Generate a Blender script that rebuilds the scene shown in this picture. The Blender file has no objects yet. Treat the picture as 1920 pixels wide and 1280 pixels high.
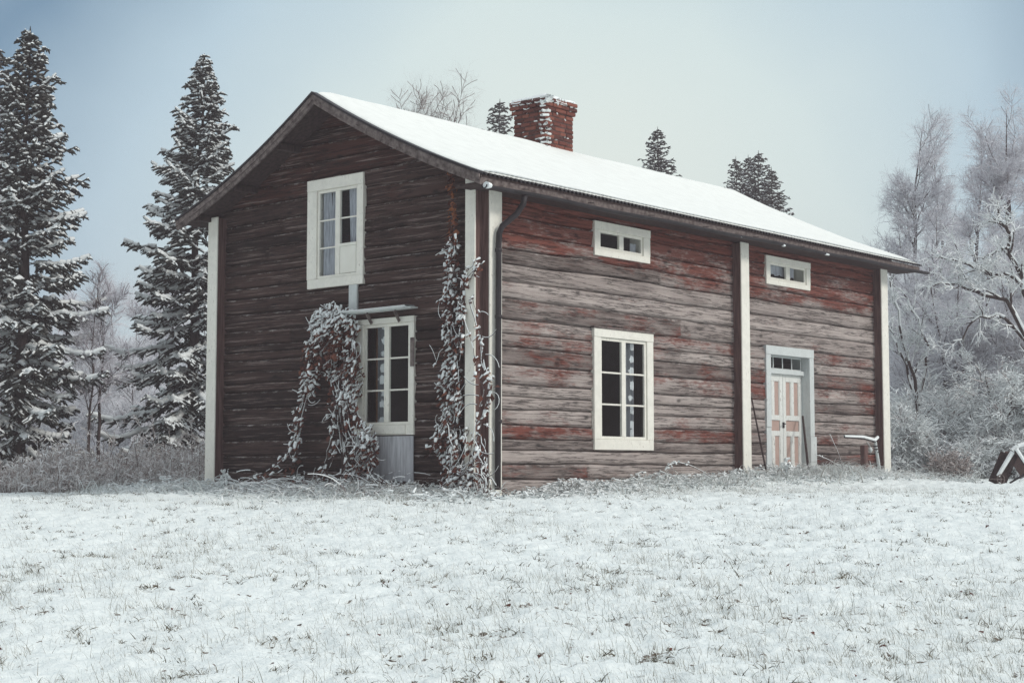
import bpy, math, random
import numpy as np
from mathutils import Vector

S = bpy.context.scene
R = math.radians
rng = np.random.default_rng(7)
random.seed(7)

# ------------------------------------------------------------------ camera, sky, sun
CAM = np.array([-15.726, -14.199, 0.2945]); YAW = 0.71361; PITCH = 0.08059; FPX = 2957.83
cd = bpy.data.cameras.new('camera'); cam = bpy.data.objects.new('camera', cd); S.collection.objects.link(cam)
cd.sensor_width = 36; cd.lens = FPX/1920*36; cd.clip_start = .1; cd.clip_end = 2000
cam.location = CAM; cam.rotation_euler = (math.pi/2+PITCH, 0, YAW-math.pi/2)
S.camera = cam
S.view_settings.view_transform = 'Standard'; S.view_settings.look = 'None'
S.view_settings.exposure = 0.36; S.view_settings.gamma = 1.0
S.cycles.use_denoising = True; S.cycles.denoising_prefilter = 'NONE'; S.cycles.max_bounces = 8; S.cycles.transparent_max_bounces = 16
S.cycles.volume_bounces = 0; S.cycles.caustics_reflective = False; S.cycles.caustics_refractive = False

SUN_DIR = Vector((0.22, -0.78, 0.58)).normalized()
el = math.asin(SUN_DIR.z); az = math.atan2(SUN_DIR.x, SUN_DIR.y)
W0 = bpy.data.worlds.new('World'); S.world = W0; W0.use_nodes = True
nt = W0.node_tree; nt.nodes.clear()
def N(nt, t, **k):
    n = nt.nodes.new(t)
    for a, b in k.items(): setattr(n, a, b)
    return n
out = N(nt, 'ShaderNodeOutputWorld'); bg = N(nt, 'ShaderNodeBackground')
sky = N(nt, 'ShaderNodeTexSky', sky_type='NISHITA', sun_disc=False, sun_elevation=el, sun_rotation=az)
sc = N(nt, 'ShaderNodeVectorMath', operation='SCALE'); sc.inputs['Scale'].default_value = 0.10
nt.links.new(sky.outputs[0], sc.inputs[0])
# thin overcast: brighter where the cloud is thinnest (low in the north-east), blue-grey elsewhere
tc = N(nt, 'ShaderNodeTexCoord')
dt = N(nt, 'ShaderNodeVectorMath', operation='DOT_PRODUCT')
cdir = Vector((math.cos(YAW-.03)*math.cos(.11), math.sin(YAW-.03)*math.cos(.11), math.sin(.11)))
dt.inputs[1].default_value = cdir; nt.links.new(tc.outputs['Generated'], dt.inputs[0])
ac = N(nt, 'ShaderNodeMath', operation='ARCCOSINE'); nt.links.new(dt.outputs['Value'], ac.inputs[0])
nz = N(nt, 'ShaderNodeTexNoise'); nz.inputs['Scale'].default_value = 5; nz.inputs['Detail'].default_value = 3
nt.links.new(tc.outputs['Generated'], nz.inputs['Vector'])
ad = N(nt, 'ShaderNodeMath', operation='MULTIPLY_ADD'); ad.inputs[1].default_value = .10
nt.links.new(nz.outputs[0], ad.inputs[0]); nt.links.new(ac.outputs[0], ad.inputs[2])
cr = N(nt, 'ShaderNodeValToRGB'); e = cr.color_ramp.elements
e[0].position = .12; e[0].color = (.71, .77, .70, 1)
e[1].position = .70; e[1].color = (.56, .62, .64, 1)
for p_, c_ in ((.24, (.61, .71, .69, 1)), (.33, (.42, .55, .62, 1)), (.42, (.13, .235, .335, 1)), (.54, (.36, .45, .53, 1))):
    q = e.new(p_); q.color = c_
nt.links.new(ad.outputs[0], cr.inputs[0])
mx = N(nt, 'ShaderNodeMix', data_type='RGBA'); mx.inputs[0].default_value = .88
# away from the thin patch the overcast is brightest overhead and dims towards the horizon
sz = N(nt, 'ShaderNodeSeparateXYZ'); nt.links.new(tc.outputs['Generated'], sz.inputs[0])
zf = N(nt, 'ShaderNodeMapRange'); zf.inputs[1].default_value = 0.; zf.inputs[2].default_value = 1.; zf.inputs[3].default_value = .30; zf.inputs[4].default_value = 1.5; nt.links.new(sz.outputs[2], zf.inputs[0])
rc = N(nt, 'ShaderNodeVectorMath', operation='SCALE'); rc.inputs[0].default_value = (.57, .62, .64); nt.links.new(zf.outputs[0], rc.inputs['Scale'])
af = N(nt, 'ShaderNodeMapRange', interpolation_type='SMOOTHSTEP'); af.inputs[1].default_value = .44; af.inputs[2].default_value = .75; nt.links.new(ad.outputs[0], af.inputs[0])
cm = N(nt, 'ShaderNodeMix', data_type='RGBA'); nt.links.new(af.outputs[0], cm.inputs[0]); nt.links.new(cr.outputs[0], cm.inputs[6]); nt.links.new(rc.outputs[0], cm.inputs[7])
nt.links.new(sc.outputs[0], mx.inputs[6]); nt.links.new(cm.outputs[2], mx.inputs[7])
nt.links.new(mx.outputs[2], bg.inputs[0]); bg.inputs[1].default_value = 1.0
nt.links.new(bg.outputs[0], out.inputs[0])

sl = bpy.data.lights.new('sun', 'SUN'); so = bpy.data.objects.new('sun', sl); S.collection.objects.link(so)
sl.energy = 1.5; sl.angle = R(14); sl.color = (1, .95, .88)
so.rotation_euler = SUN_DIR.to_track_quat('Z', 'Y').to_euler()

# ------------------------------------------------------------------ helpers
def link(o, parent=None):
    S.collection.objects.link(o)
    if parent: o.parent = parent
    return o
def tag(o, label=None, cat=None, group=None, kind=None):
    if label: o['label'] = label
    if cat: o['category'] = cat
    if group: o['group'] = group
    if kind: o['kind'] = kind
    return o
def empty(name, loc=(0, 0, 0), rz=0, parent=None):
    o = bpy.data.objects.new(name, None); o.empty_display_size = .2
    o.location = loc; o.rotation_euler = (0, 0, rz); return link(o, parent)
def mesh_np(name, V, F, mat, parent=None, smooth=False, attr=None, loc=(0, 0, 0), rz=0):
    """V (n,3); F an (m,k) array or a list of such arrays"""
    V = np.asarray(V, np.float32); Fs = F if isinstance(F, list) else [F]
    Fs = [np.asarray(f, np.int32) for f in Fs if len(f)]
    me = bpy.data.meshes.new(name); me.vertices.add(len(V)); me.vertices.foreach_set('co', V.ravel())
    nl = sum(f.size for f in Fs); npoly = sum(len(f) for f in Fs)
    me.loops.add(nl); me.polygons.add(npoly)
    me.loops.foreach_set('vertex_index', np.concatenate([f.ravel() for f in Fs]))
    ls = []; st = 0
    for f in Fs:
        k = f.shape[1]; ls.append(st+np.arange(len(f))*k); st += f.size
    me.polygons.foreach_set('loop_start', np.concatenate(ls).astype(np.int32))
    me.polygons.foreach_set('use_smooth', np.full(npoly, bool(smooth)))
    me.update(calc_edges=True); me.validate()
    if attr is not None:
        for an, av in attr.items():
            a = me.attributes.new(an, 'FLOAT', 'POINT'); a.data.foreach_set('value', np.asarray(av, np.float32))
    for m in (mat if isinstance(mat, (list, tuple)) else [mat]): me.materials.append(m)
    o = bpy.data.objects.new(name, me); o.location = loc; o.rotation_euler = (0, 0, rz)
    return link(o, parent)
class MB:
    """collects boxes, tubes and sheets and links them as one mesh"""
    def __init__(s): s.v = []; s.f = {}; s.n = 0
    def add(s, V, F):
        V = np.asarray(V, float); F = np.asarray(F, int)
        s.v.append(V); s.f.setdefault(F.shape[1], []).append(F+s.n); s.n += len(V); return s
    def box(s, x0, x1, y0, y1, z0, z1, b=.004, M=None):
        b = min(b, .3*min(abs(x1-x0), abs(y1-y0), abs(z1-z0)))
        # bevelled box: 24 vertices
        lo = np.array([x0, y0, z0]); hi = np.array([x1, y1, z1]); V = []; idx = {}
        for sx in (0, 1):
            for sy in (0, 1):
                for sz in (0, 1):
                    c = np.where([sx, sy, sz], hi, lo); d = np.where([sx, sy, sz], -b, b)
                    for ax in range(3):
                        q = c+d; q[ax] = c[ax]; idx[(sx, sy, sz, ax)] = len(V); V.append(q)
        F4 = []; F3 = []
        for ax in range(3):
            o1, o2 = [i for i in range(3) if i != ax]
            for sd in (0, 1):
                cy = []
                for a, c in ((0, 0), (1, 0), (1, 1), (0, 1)):
                    k = [0, 0, 0]; k[ax] = sd; k[o1] = a; k[o2] = c; cy.append(idx[tuple(k)+(ax,)])
                F4.append(cy)
            # edges parallel to ax
            for a in (0, 1):
                for c in (0, 1):
                    k0 = [0, 0, 0]; k0[o1] = a; k0[o2] = c; k1 = list(k0); k1[ax] = 1
                    F4.append([idx[tuple(k0)+(o1,)], idx[tuple(k1)+(o1,)], idx[tuple(k1)+(o2,)], idx[tuple(k0)+(o2,)]])
        for sx in (0, 1):
            for sy in (0, 1):
                for sz in (0, 1): F3.append([idx[(sx, sy, sz, a)] for a in range(3)])
        V = np.array(V)
        if M is not None: V = V@M[0].T+M[1]
        n0 = s.n; s.v.append(V); s.f.setdefault(4, []).append(np.array(F4)+n0); s.f.setdefault(3, []).append(np.array(F3)+n0); s.n += len(V)
        return s
    def bar(s, a, b, w, h, up=(0, 0, 1)):
        a = np.array(a, float); b = np.array(b, float); d = b-a; L = np.linalg.norm(d); d /= L
        u = np.array(up, float); r = np.cross(d, u); r /= np.linalg.norm(r); u = np.cross(r, d)
        return s.box(0, L, -w/2, w/2, -h/2, h/2, M=(np.array([d, r, u]).T, a))
    def tube(s, P, r, n=8, cap=True):
        V, F = tube(P, r, n); s.add(V, F)
        if cap:
            m = len(V)
            for k in (np.arange(n)[::-1], np.arange(m-n, m)):
                s.f.setdefault(n, []).append(np.array([k])+s.n-m)
        return s
    def build(s, name, mat, parent=None, smooth=False, attr=None, **k):
        return mesh_np(name, np.vstack(s.v), [np.vstack(f) for f in s.f.values()], mat, parent, smooth, attr, **k)
def tube(P, r, n=6):
    P = np.asarray(P, float); r = np.broadcast_to(np.asarray(r, float), (len(P),))
    T = np.gradient(P, axis=0); T /= np.linalg.norm(T, axis=1)[:, None]+1e-9
    ref = np.array([0, 0, 1.]) if abs(T[:, 2]).mean() < .8 else np.array([1., 0, 0])
    A = np.cross(T, ref); A /= np.linalg.norm(A, axis=1)[:, None]+1e-9; B = np.cross(T, A)
    a = np.arange(n)*2*np.pi/n
    V = (P[:, None]+r[:, None, None]*(np.cos(a)[None, :, None]*A[:, None]+np.sin(a)[None, :, None]*B[:, None])).reshape(-1, 3)
    i = np.arange(len(P)-1)[:, None]*n; j = np.arange(n)[None]; k = (j+1) % n
    F = np.stack([i+j, i+k, i+n+k, i+n+j], -1).reshape(-1, 4)
    return V, F
def segs(A, B, ra, rb, n=3, flat=1.0):
    """many loose tapered prisms at once -> V, F"""
    A = np.asarray(A, float); B = np.asarray(B, float); m = len(A)
    ra = np.broadcast_to(ra, (m,)); rb = np.broadcast_to(rb, (m,))
    T = B-A; T /= np.linalg.norm(T, axis=1)[:, None]+1e-9
    ref = np.where(np.abs(T[:, 2:3]) < .9, np.array([[0, 0, 1.]]), np.array([[1., 0, 0]]))
    U = np.cross(T, ref); U /= np.linalg.norm(U, axis=1)[:, None]+1e-9; Q = np.cross(U, T)
    a = np.arange(n)*2*np.pi/n+np.pi/2
    off = np.cos(a)[None, :, None]*U[:, None]+flat*np.sin(a)[None, :, None]*Q[:, None]
    V = np.concatenate([A[:, None]+off*ra[:, None, None], B[:, None]+off*rb[:, None, None]], 1).reshape(-1, 3)
    i = np.arange(m)[:, None]*2*n; j = np.arange(n)[None]; k = (j+1) % n
    F = np.stack([i+j, i+k, i+n+k, i+n+j], -1).reshape(-1, 4)
    return V, F
_tab = np.random.default_rng(3).random((64, 256, 256))
def vn(x, y, seed=0):
    """value noise, 0..1"""
    x = np.asarray(x, float); y = np.asarray(y, float); x, y = np.broadcast_arrays(x, y)
    xi = np.floor(x).astype(int); yi = np.floor(y).astype(int); fx = x-xi; fy = y-yi
    fx = fx*fx*(3-2*fx); fy = fy*fy*(3-2*fy); t = _tab[seed % 64]
    g = lambda a, b: t[a & 255, b & 255]
    return (g(xi, yi)*(1-fx)+g(xi+1, yi)*fx)*(1-fy)+(g(xi, yi+1)*(1-fx)+g(xi+1, yi+1)*fx)*fy
def fbm(x, y, seed=0, o=4):
    s = 0; a = .5
    for i in range(o): s = s+a*vn(np.asarray(x)*2**i+i*17.3, np.asarray(y)*2**i+i*9.1, seed+i); a *= .5
    return s
FW = np.array([math.cos(YAW), math.sin(YAW)]); RT = np.array([math.sin(YAW), -math.cos(YAW)])
def at(px, s):
    """ground point (x, y) seen in the photograph's column px at depth s metres"""
    t = (px-960)/FPX*s
    return CAM[:2]+FW*s+RT*t
def zat(py, s): return CAM[2]+s*math.tan(PITCH+math.atan((640-py)/FPX))
def ground(x, y, fine=True):
    x = np.asarray(x, float); y = np.asarray(y, float)
    dx = x-CAM[0]; dy = y-CAM[1]; s = dx*FW[0]+dy*FW[1]; t = dx*RT[0]+dy*RT[1]
    k = 20.0; w = 1.6; sp = w*np.log1p(np.exp(np.clip((s-k)/w, -40, 40)))       # smooth ramp past the house front
    z = -1.22+.0575*s-.0575*sp+.006*np.clip(sp, 0, 60)
    z = z+.16*np.exp(-(((x-8.5)/3.2)**2+((y+.3)/1.6)**2))+.03*np.clip(t/5, -1.5, 1.5)
    z = z-.20/(1+np.exp(-(np.abs(s-70)-0)/-1e9))*0
    z = z-.9/(1+np.exp(np.clip((t+9.5)/1.5, -40, 40)))*np.clip((s-26)/8, 0, 1)
    wl = np.minimum(np.where((x > -.6) & (x < 11.8), np.abs(np.minimum(y, 0))+9*(y > 0), 9), np.where((y > -.6) & (y < 7.2), np.abs(np.minimum(x, 0))+9*(x > 0), 9))
    z = z+np.exp(-(wl/.55)**2)*(.01+.15*np.clip(vn(x*1.7+3, y*1.7, 27)-.30, 0, 1))
    return z+.10*(vn(x*.45+5, y*.45, 11)-.5)

# ------------------------------------------------------------------ materials
def mat(name):
    m = bpy.data.materials.new(name); m.use_nodes = True; nt = m.node_tree; nt.nodes.clear()
    o = N(nt, 'ShaderNodeOutputMaterial'); b = N(nt, 'ShaderNodeBsdfPrincipled'); nt.links.new(b.outputs[0], o.inputs[0])
    b.inputs['Roughness'].default_value = .85; b.inputs['Specular IOR Level'].default_value = .25
    return m, nt, b
def coords(nt, scale=(1, 1, 1), kind='Object'):
    t = N(nt, 'ShaderNodeTexCoord'); mp = N(nt, 'ShaderNodeMapping'); mp.inputs['Scale'].default_value = scale
    nt.links.new(t.outputs[kind], mp.inputs[0]); return mp.outputs[0]
def noise(nt, vec, scale=1, detail=4, rough=.6):
    n = N(nt, 'ShaderNodeTexNoise'); n.inputs['Scale'].default_value = scale; n.inputs['Detail'].default_value = detail
    n.inputs['Roughness'].default_value = rough; nt.links.new(vec, n.inputs['Vector']); return n.outputs[0]
def ramp(nt, f, stops, interp='LINEAR'):
    r = N(nt, 'ShaderNodeValToRGB'); el = r.color_ramp; el.interpolation = interp
    el.elements[0].position = stops[0][0]; el.elements[0].color = tuple(stops[0][1])+(1,)
    el.elements[1].position = stops[-1][0]; el.elements[1].color = tuple(stops[-1][1])+(1,)
    for p_, c_ in stops[1:-1]: q = el.elements.new(p_); q.color = tuple(c_)+(1,)
    nt.links.new(f, r.inputs[0]); return r.outputs[0]
def g3(v): return (v, v, v)
def mixc(nt, f, a, b, mode='MIX'):
    m = N(nt, 'ShaderNodeMix', data_type='RGBA', blend_type=mode)
    for s_, v in ((0, f), (6, a), (7, b)):
        if isinstance(v, (int, float)): m.inputs[s_].default_value = v
        elif isinstance(v, tuple): m.inputs[s_].default_value = v+(1,)
        else: nt.links.new(v, m.inputs[s_])
    return m.outputs[2]
def math_(nt, op, a, b=0., c=None):
    m = N(nt, 'ShaderNodeMath', operation=op)
    for i, v in enumerate((a, b, c)):
        if v is None: continue
        if isinstance(v, (int, float)): m.inputs[i].default_value = v
        else: nt.links.new(v, m.inputs[i])
    return m.outputs[0]
def bump(nt, b, h, dist=.01, st=1.):
    n = N(nt, 'ShaderNodeBump'); n.inputs['Distance'].default_value = dist; n.inputs['Strength'].default_value = st
    nt.links.new(h, n.inputs['Height']); nt.links.new(n.outputs[0], b.inputs['Normal'])
def attr(nt, name):
    a = N(nt, 'ShaderNodeAttribute', attribute_name=name); return a.outputs['Fac']
def upness(nt):
    g = N(nt, 'ShaderNodeNewGeometry'); s_ = N(nt, 'ShaderNodeSeparateXYZ'); nt.links.new(g.outputs['Normal'], s_.inputs[0]); return s_.outputs[2]

def simple(name, col, col2=None, scale=6., stretch=(1, 1, 1), rough=.85, bmp=.003):
    m, nt, b = mat(name); v = coords(nt, stretch); n = noise(nt, v, scale, 5)
    c2 = col2 or tuple(c*.6 for c in col)
    nt.links.new(ramp(nt, n, [(.32, c2), (.62, col)]), b.inputs['Base Color']); b.inputs['Roughness'].default_value = rough
    if bmp: bump(nt, b, n, bmp)
    return m

def log_material(name, dark, light, red, red_amt, snowy, streaks=False):
    m, nt, b = mat(name)
    fine = noise(nt, coords(nt, (1.1, 5, 26)), 1, 8, .74)
    blot = noise(nt, coords(nt, (1.3, 1, 5)), 1, 5, .6)
    rnd = attr(nt, 'rnd'); hgt = attr(nt, 'hgt'); edge = attr(nt, 'edge')
    f = math_(nt, 'MULTIPLY_ADD', rnd, .30, math_(nt, 'MULTIPLY_ADD', blot, .5, math_(nt, 'MULTIPLY', fine, .5)))
    wood = ramp(nt, f, [(.40, dark), (.62, tuple(.45*a+.55*c for a, c in zip(dark, light))), (.80, light)])
    # paint that survives best under the eaves and on some of the logs
    pm = noise(nt, coords(nt, (.55, 1, 2.2)), 1.4, 6, .62)
    pf = noise(nt, coords(nt, (6, 5, 30)), 1.2, 5, .7)
    k = math_(nt, 'ADD', math_(nt, 'MULTIPLY_ADD', pm, 1.25, math_(nt, 'MULTIPLY', pf, .62)), math_(nt, 'MULTIPLY_ADD', hgt, .62, math_(nt, 'MULTIPLY', attr(nt, 'rnd2'), .35)))
    pk = ramp(nt, math_(nt, 'MULTIPLY', k, .5), [(.59-red_amt/2, g3(0)), (.69-red_amt/2, g3(1))])
    redc = mixc(nt, ramp(nt, fine, [(.3, g3(0)), (.7, g3(1))]), tuple(c*.55 for c in red), red)
    pkf = N(nt, 'ShaderNodeSeparateColor'); nt.links.new(pk, pkf.inputs[0])
    col = mixc(nt, math_(nt, 'MULTIPLY', pkf.outputs[0], .92), wood, redc)
    # long drying cracks, knots
    cv = noise(nt, coords(nt, (.42, 4, 12)), 1.3, 6, .66)
    crack = ramp(nt, math_(nt, 'ABSOLUTE', math_(nt, 'SUBTRACT', cv, .5)), [(.0, g3(.12)), (.012, g3(.35)), (.030, g3(1))])
    col = mixc(nt, 1., col, crack, 'MULTIPLY')
    vo = N(nt, 'ShaderNodeTexVoronoi'); vo.inputs['Scale'].default_value = 1.0; nt.links.new(coords(nt, (2.0, 1, 4.5)), vo.inputs['Vector'])
    kn = ramp(nt, vo.outputs['Distance'], [(.07, g3(.22)), (.12, g3(.7)), (.18, g3(1))])
    col = mixc(nt, .9, col, kn, 'MULTIPLY')
    # bare silvered or frosted upper edges of the logs
    ef = noise(nt, coords(nt, (1.6, 1, 4)), 2.3, 6, .78)
    em = ramp(nt, math_(nt, 'ADD', math_(nt, 'MULTIPLY', edge, .20), math_(nt, 'MULTIPLY', ef, .52)), [(.50-snowy/2, g3(0)), (.58-snowy/2, g3(1))])
    es = N(nt, 'ShaderNodeSeparateColor'); nt.links.new(em, es.inputs[0])
    col = mixc(nt, math_(nt, 'MULTIPLY', es.outputs[0], .8), col, (.46, .42, .40))
    if streaks:                                                # silvered slivers along the grain
        sv = noise(nt, coords(nt, (.30, 3, 14)), 1.9, 7, .76)
        sk = N(nt, 'ShaderNodeSeparateColor'); nt.links.new(ramp(nt, sv, [(.545, g3(0)), (.62, g3(1))]), sk.inputs[0])
        col = mixc(nt, math_(nt, 'MULTIPLY', sk.outputs[0], .66), col, (.29, .225, .205))
    nt.links.new(col, b.inputs['Base Color'])
    hsum = math_(nt, 'MULTIPLY_ADD', fine, .6, math_(nt, 'MULTIPLY', cv, .3))
    bump(nt, b, hsum, .025, 1.)
    b.inputs['Roughness'].default_value = .9
    return m
M = {}
M['log'] = log_material('weathered_log', (.048, .028, .024), (.45, .39, .365), (.215, .052, .034), -.02, .13)
M['log_dark'] = log_material('dark_log', (.011, .0052, .0045), (.060, .034, .029), (.075, .026, .019), -.28, .12, True)
M['white'] = None
def painted(name, col, dirt, wear=.5):
    m, nt, b = mat(name)
    n1 = noise(nt, coords(nt, (2, 2, 2)), 3.1, 6, .7); n2 = noise(nt, coords(nt, (9, 9, 3)), 4, 6, .75)
    c = mixc(nt, ramp(nt, n1, [(.35, g3(1)), (.62, g3(0))]), col, tuple(a*.88 for a in col))
    w = ramp(nt, math_(nt, 'MULTIPLY_ADD', n1, .35, math_(nt, 'MULTIPLY', n2, .75)), [(.70-.10*wear, g3(0)), (.80-.06*wear, g3(1))])
    c = mixc(nt, w, c, dirt)
    nt.links.new(c, b.inputs['Base Color']); bump(nt, b, n2, .0012, .5); b.inputs['Roughness'].default_value = .7
    return m
M['white'] = painted('old_white_paint', (.83, .81, .735), (.27, .23, .19), .75)
M['board_white'] = simple('clean_white_board', (.80, .79, .72), (.74, .72, .65), 3)
M['cool_white'] = painted('cool_white_paint', (.60, .635, .63), (.20, .175, .16), .8)
M['door_white'] = painted('peeling_white_paint', (.74, .75, .72), (.20, .16, .13), 1.1)
M['salmon'] = painted('salmon_paint', (.47, .335, .29), (.33, .22, .18), .9)
M['brown_board'] = simple('brown_board', (.17, .10, .09), (.055, .030, .028), 5, (8, 8, .5))
M['grey_board'] = simple('grey_board', (.20, .165, .155), (.05, .036, .034), 4, (3, 3, 3))
M['dark_wood'] = simple('dark_wood', (.06, .04, .038), (.02, .013, .013), 5, (4, 4, 1))
M['black_metal'] = simple('black_metal', (.030, .026, .030), (.012, .010, .012), 4, rough=.5, bmp=0)
M['sheet'] = simple('old_sheet_metal', (.52, .53, .56), (.30, .30, .325), 3, (6, 6, .6), rough=.6, bmp=.002)
M['grey_cloth'] = simple('grey_cloth', (.62, .64, .70), (.36, .37, .42), 9, (6, 6, .5), bmp=0)
M['pink_wood'] = simple('bare_pink_wood', (.50, .29, .20), (.28, .15, .10), 4, (6, 6, .6))
M['interior'] = simple('dim_interior_wood', (.05, .036, .036), (.03, .02, .02), 3)
def lace():
    m, nt, b = mat('lace_curtain'); v = coords(nt, (1, .01, 1))
    vo = N(nt, 'ShaderNodeTexVoronoi'); vo.inputs['Scale'].default_value = 5.2; vo.inputs['Randomness'].default_value = .35; nt.links.new(v, vo.inputs['Vector'])
    pet = noise(nt, v, 26, 2, .5)
    f = math_(nt, 'MULTIPLY_ADD', pet, .30, vo.outputs['Distance'])
    c = ramp(nt, f, [(.14, (.5, .52, .55)), (.20, (.88, .89, .9)), (.46, (.82, .84, .86)), (.52, (.16, .17, .19))])
    nt.links.new(c, b.inputs['Base Color']); return m
M['lace'] = lace()
def glass():
    m = bpy.data.materials.new('window_glass'); m.use_nodes = True; nt = m.node_tree; nt.nodes.clear()
    o = N(nt, 'ShaderNodeOutputMaterial'); t = N(nt, 'ShaderNodeBsdfTransparent'); g = N(nt, 'ShaderNodeBsdfGlossy'); x = N(nt, 'ShaderNodeMixShader')
    t.inputs[0].default_value = (.86, .88, .88, 1); g.inputs['Roughness'].default_value = .03
    x.inputs[0].default_value = .025
    nt.links.new(t.outputs[0], x.inputs[1]); nt.links.new(g.outputs[0], x.inputs[2]); nt.links.new(x.outputs[0], o.inputs[0]); return m
M['glass'] = glass()
def snow(name, col=(.84, .875, .88), bscale=14., bd=.02):
    m, nt, b = mat(name); v = coords(nt, (1, 1, 1)); n = noise(nt, v, bscale, 5, .6)
    nt.links.new(ramp(nt, n, [(.3, tuple(c*.93 for c in col)), (.6, col)]), b.inputs['Base Color'])
    bump(nt, b, n, bd, .6); b.inputs['Roughness'].default_value = .7; return m
M['snow'] = snow('snow'); M['roof_snow'] = snow('roof_snow', (.83, .85, .82), 5, .02)
def ground_mat():
    m, nt, b = mat('snowy_lawn'); v = coords(nt, (1, 1, 1))
    n = noise(nt, v, 22, 6, .65); n2 = noise(nt, v, 70, 4, .6); pit = attr(nt, 'pit')
    n3 = noise(nt, coords(nt, (1, 1, .3)), 13, 5, .62)
    f = math_(nt, 'ADD', math_(nt, 'MULTIPLY', pit, .55), math_(nt, 'ADD', math_(nt, 'MULTIPLY', math_(nt, 'SUBTRACT', n, .5), .9), math_(nt, 'MULTIPLY', math_(nt, 'SUBTRACT', n3, .5), 1.9)))
    soil = mixc(nt, ramp(nt, n2, [(.4, g3(0)), (.6, g3(1))]), (.035, .022, .018), (.16, .11, .075))
    sn = mixc(nt, ramp(nt, n, [(.3, g3(1)), (.6, g3(0))]), (.85, .895, .885), (.72, .78, .785))
    k = ramp(nt, f, [(.51, g3(0)), (.63, g3(1))]); nt.links.new(mixc(nt, k, sn, soil), b.inputs['Base Color'])
    bump(nt, b, math_(nt, 'MULTIPLY_ADD', n2, .35, n), .028, .7); b.inputs['Roughness'].default_value = .75; return m
M['ground'] = ground_mat()
def two(name, stops, an='rnd', rough=.85, trans=0):
    """colour picked per leaf or twig by a mesh attribute"""
    m, nt, b = mat(name); nt.links.new(ramp(nt, attr(nt, an), stops), b.inputs['Base Color']); b.inputs['Roughness'].default_value = rough
    if trans: b.inputs['Subsurface Weight'].default_value = 0
    return m
M['needle'] = two('spruce_needles', [(0, (.020, .024, .022)), (.6, (.040, .042, .038)), (1, (.075, .072, .066))])
M['bark'] = simple('bark', (.075, .055, .052), (.028, .020, .020), 7, (3, 3, 1))
M['frost_bark'] = simple('frosted_bark', (.20, .18, .19), (.06, .048, .05), 7, (3, 3, 1))
M['twig'] = two('frosted_twigs', [(0, (.20, .18, .20)), (.35, (.44, .42, .46)), (.7, (.66, .67, .71)), (1, (.82, .84, .86))])
M['twig_white'] = two('snowed_twigs', [(0, (.24, .20, .20)), (.22, (.46, .43, .43)), (.5, (.66, .68, .70)), (1, (.84, .87, .88))])
M['dry'] = two('dry_grass', [(0, (.05, .03, .025)), (.3, (.20, .15, .12)), (.6, (.46, .44, .41)), (1, (.80, .83, .83))])
M['blade'] = two('lawn_grass', [(0, (.05, .045, .030)), (.35, (.17, .145, .10)), (.7, (.38, .38, .34)), (1, (.70, .73, .72))])
M['brush'] = two('frosted_brush', [(0, (.07, .05, .046)), (.30, (.25, .20, .185)), (.62, (.52, .49, .48)), (1, (.82, .83, .84))])
M['leaf'] = two('withered_leaves', [(0, (.045, .018, .015)), (.5, (.12, .042, .030)), (.8, (.22, .080, .045)), (1, (.36, .13, .05))])
M['stem'] = simple('vine_stem', (.14, .10, .095), (.05, .032, .03), 8)
def brick():
    m, nt, b = mat('old_brick')
    n = noise(nt, coords(nt, (1, 1, 1)), 9, 6, .7); r_ = attr(nt, 'rnd')
    c = ramp(nt, math_(nt, 'MULTIPLY_ADD', n, .5, math_(nt, 'MULTIPLY', r_, .6)), [(.2, (.06, .022, .019)), (.5, (.155, .047, .034)), (.85, (.24, .085, .058))])
    nt.links.new(c, b.inputs['Base Color']); bump(nt, b, n, .02, .8); return m
M['brick'] = brick(); M['mortar'] = simple('sooty_mortar', (.11, .07, .06), (.05, .03, .028), 9)
M['red_shed'] = simple('red_shed_paint', (.17, .035, .025), (.09, .02, .016), 3, (6, 6, .6))

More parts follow.
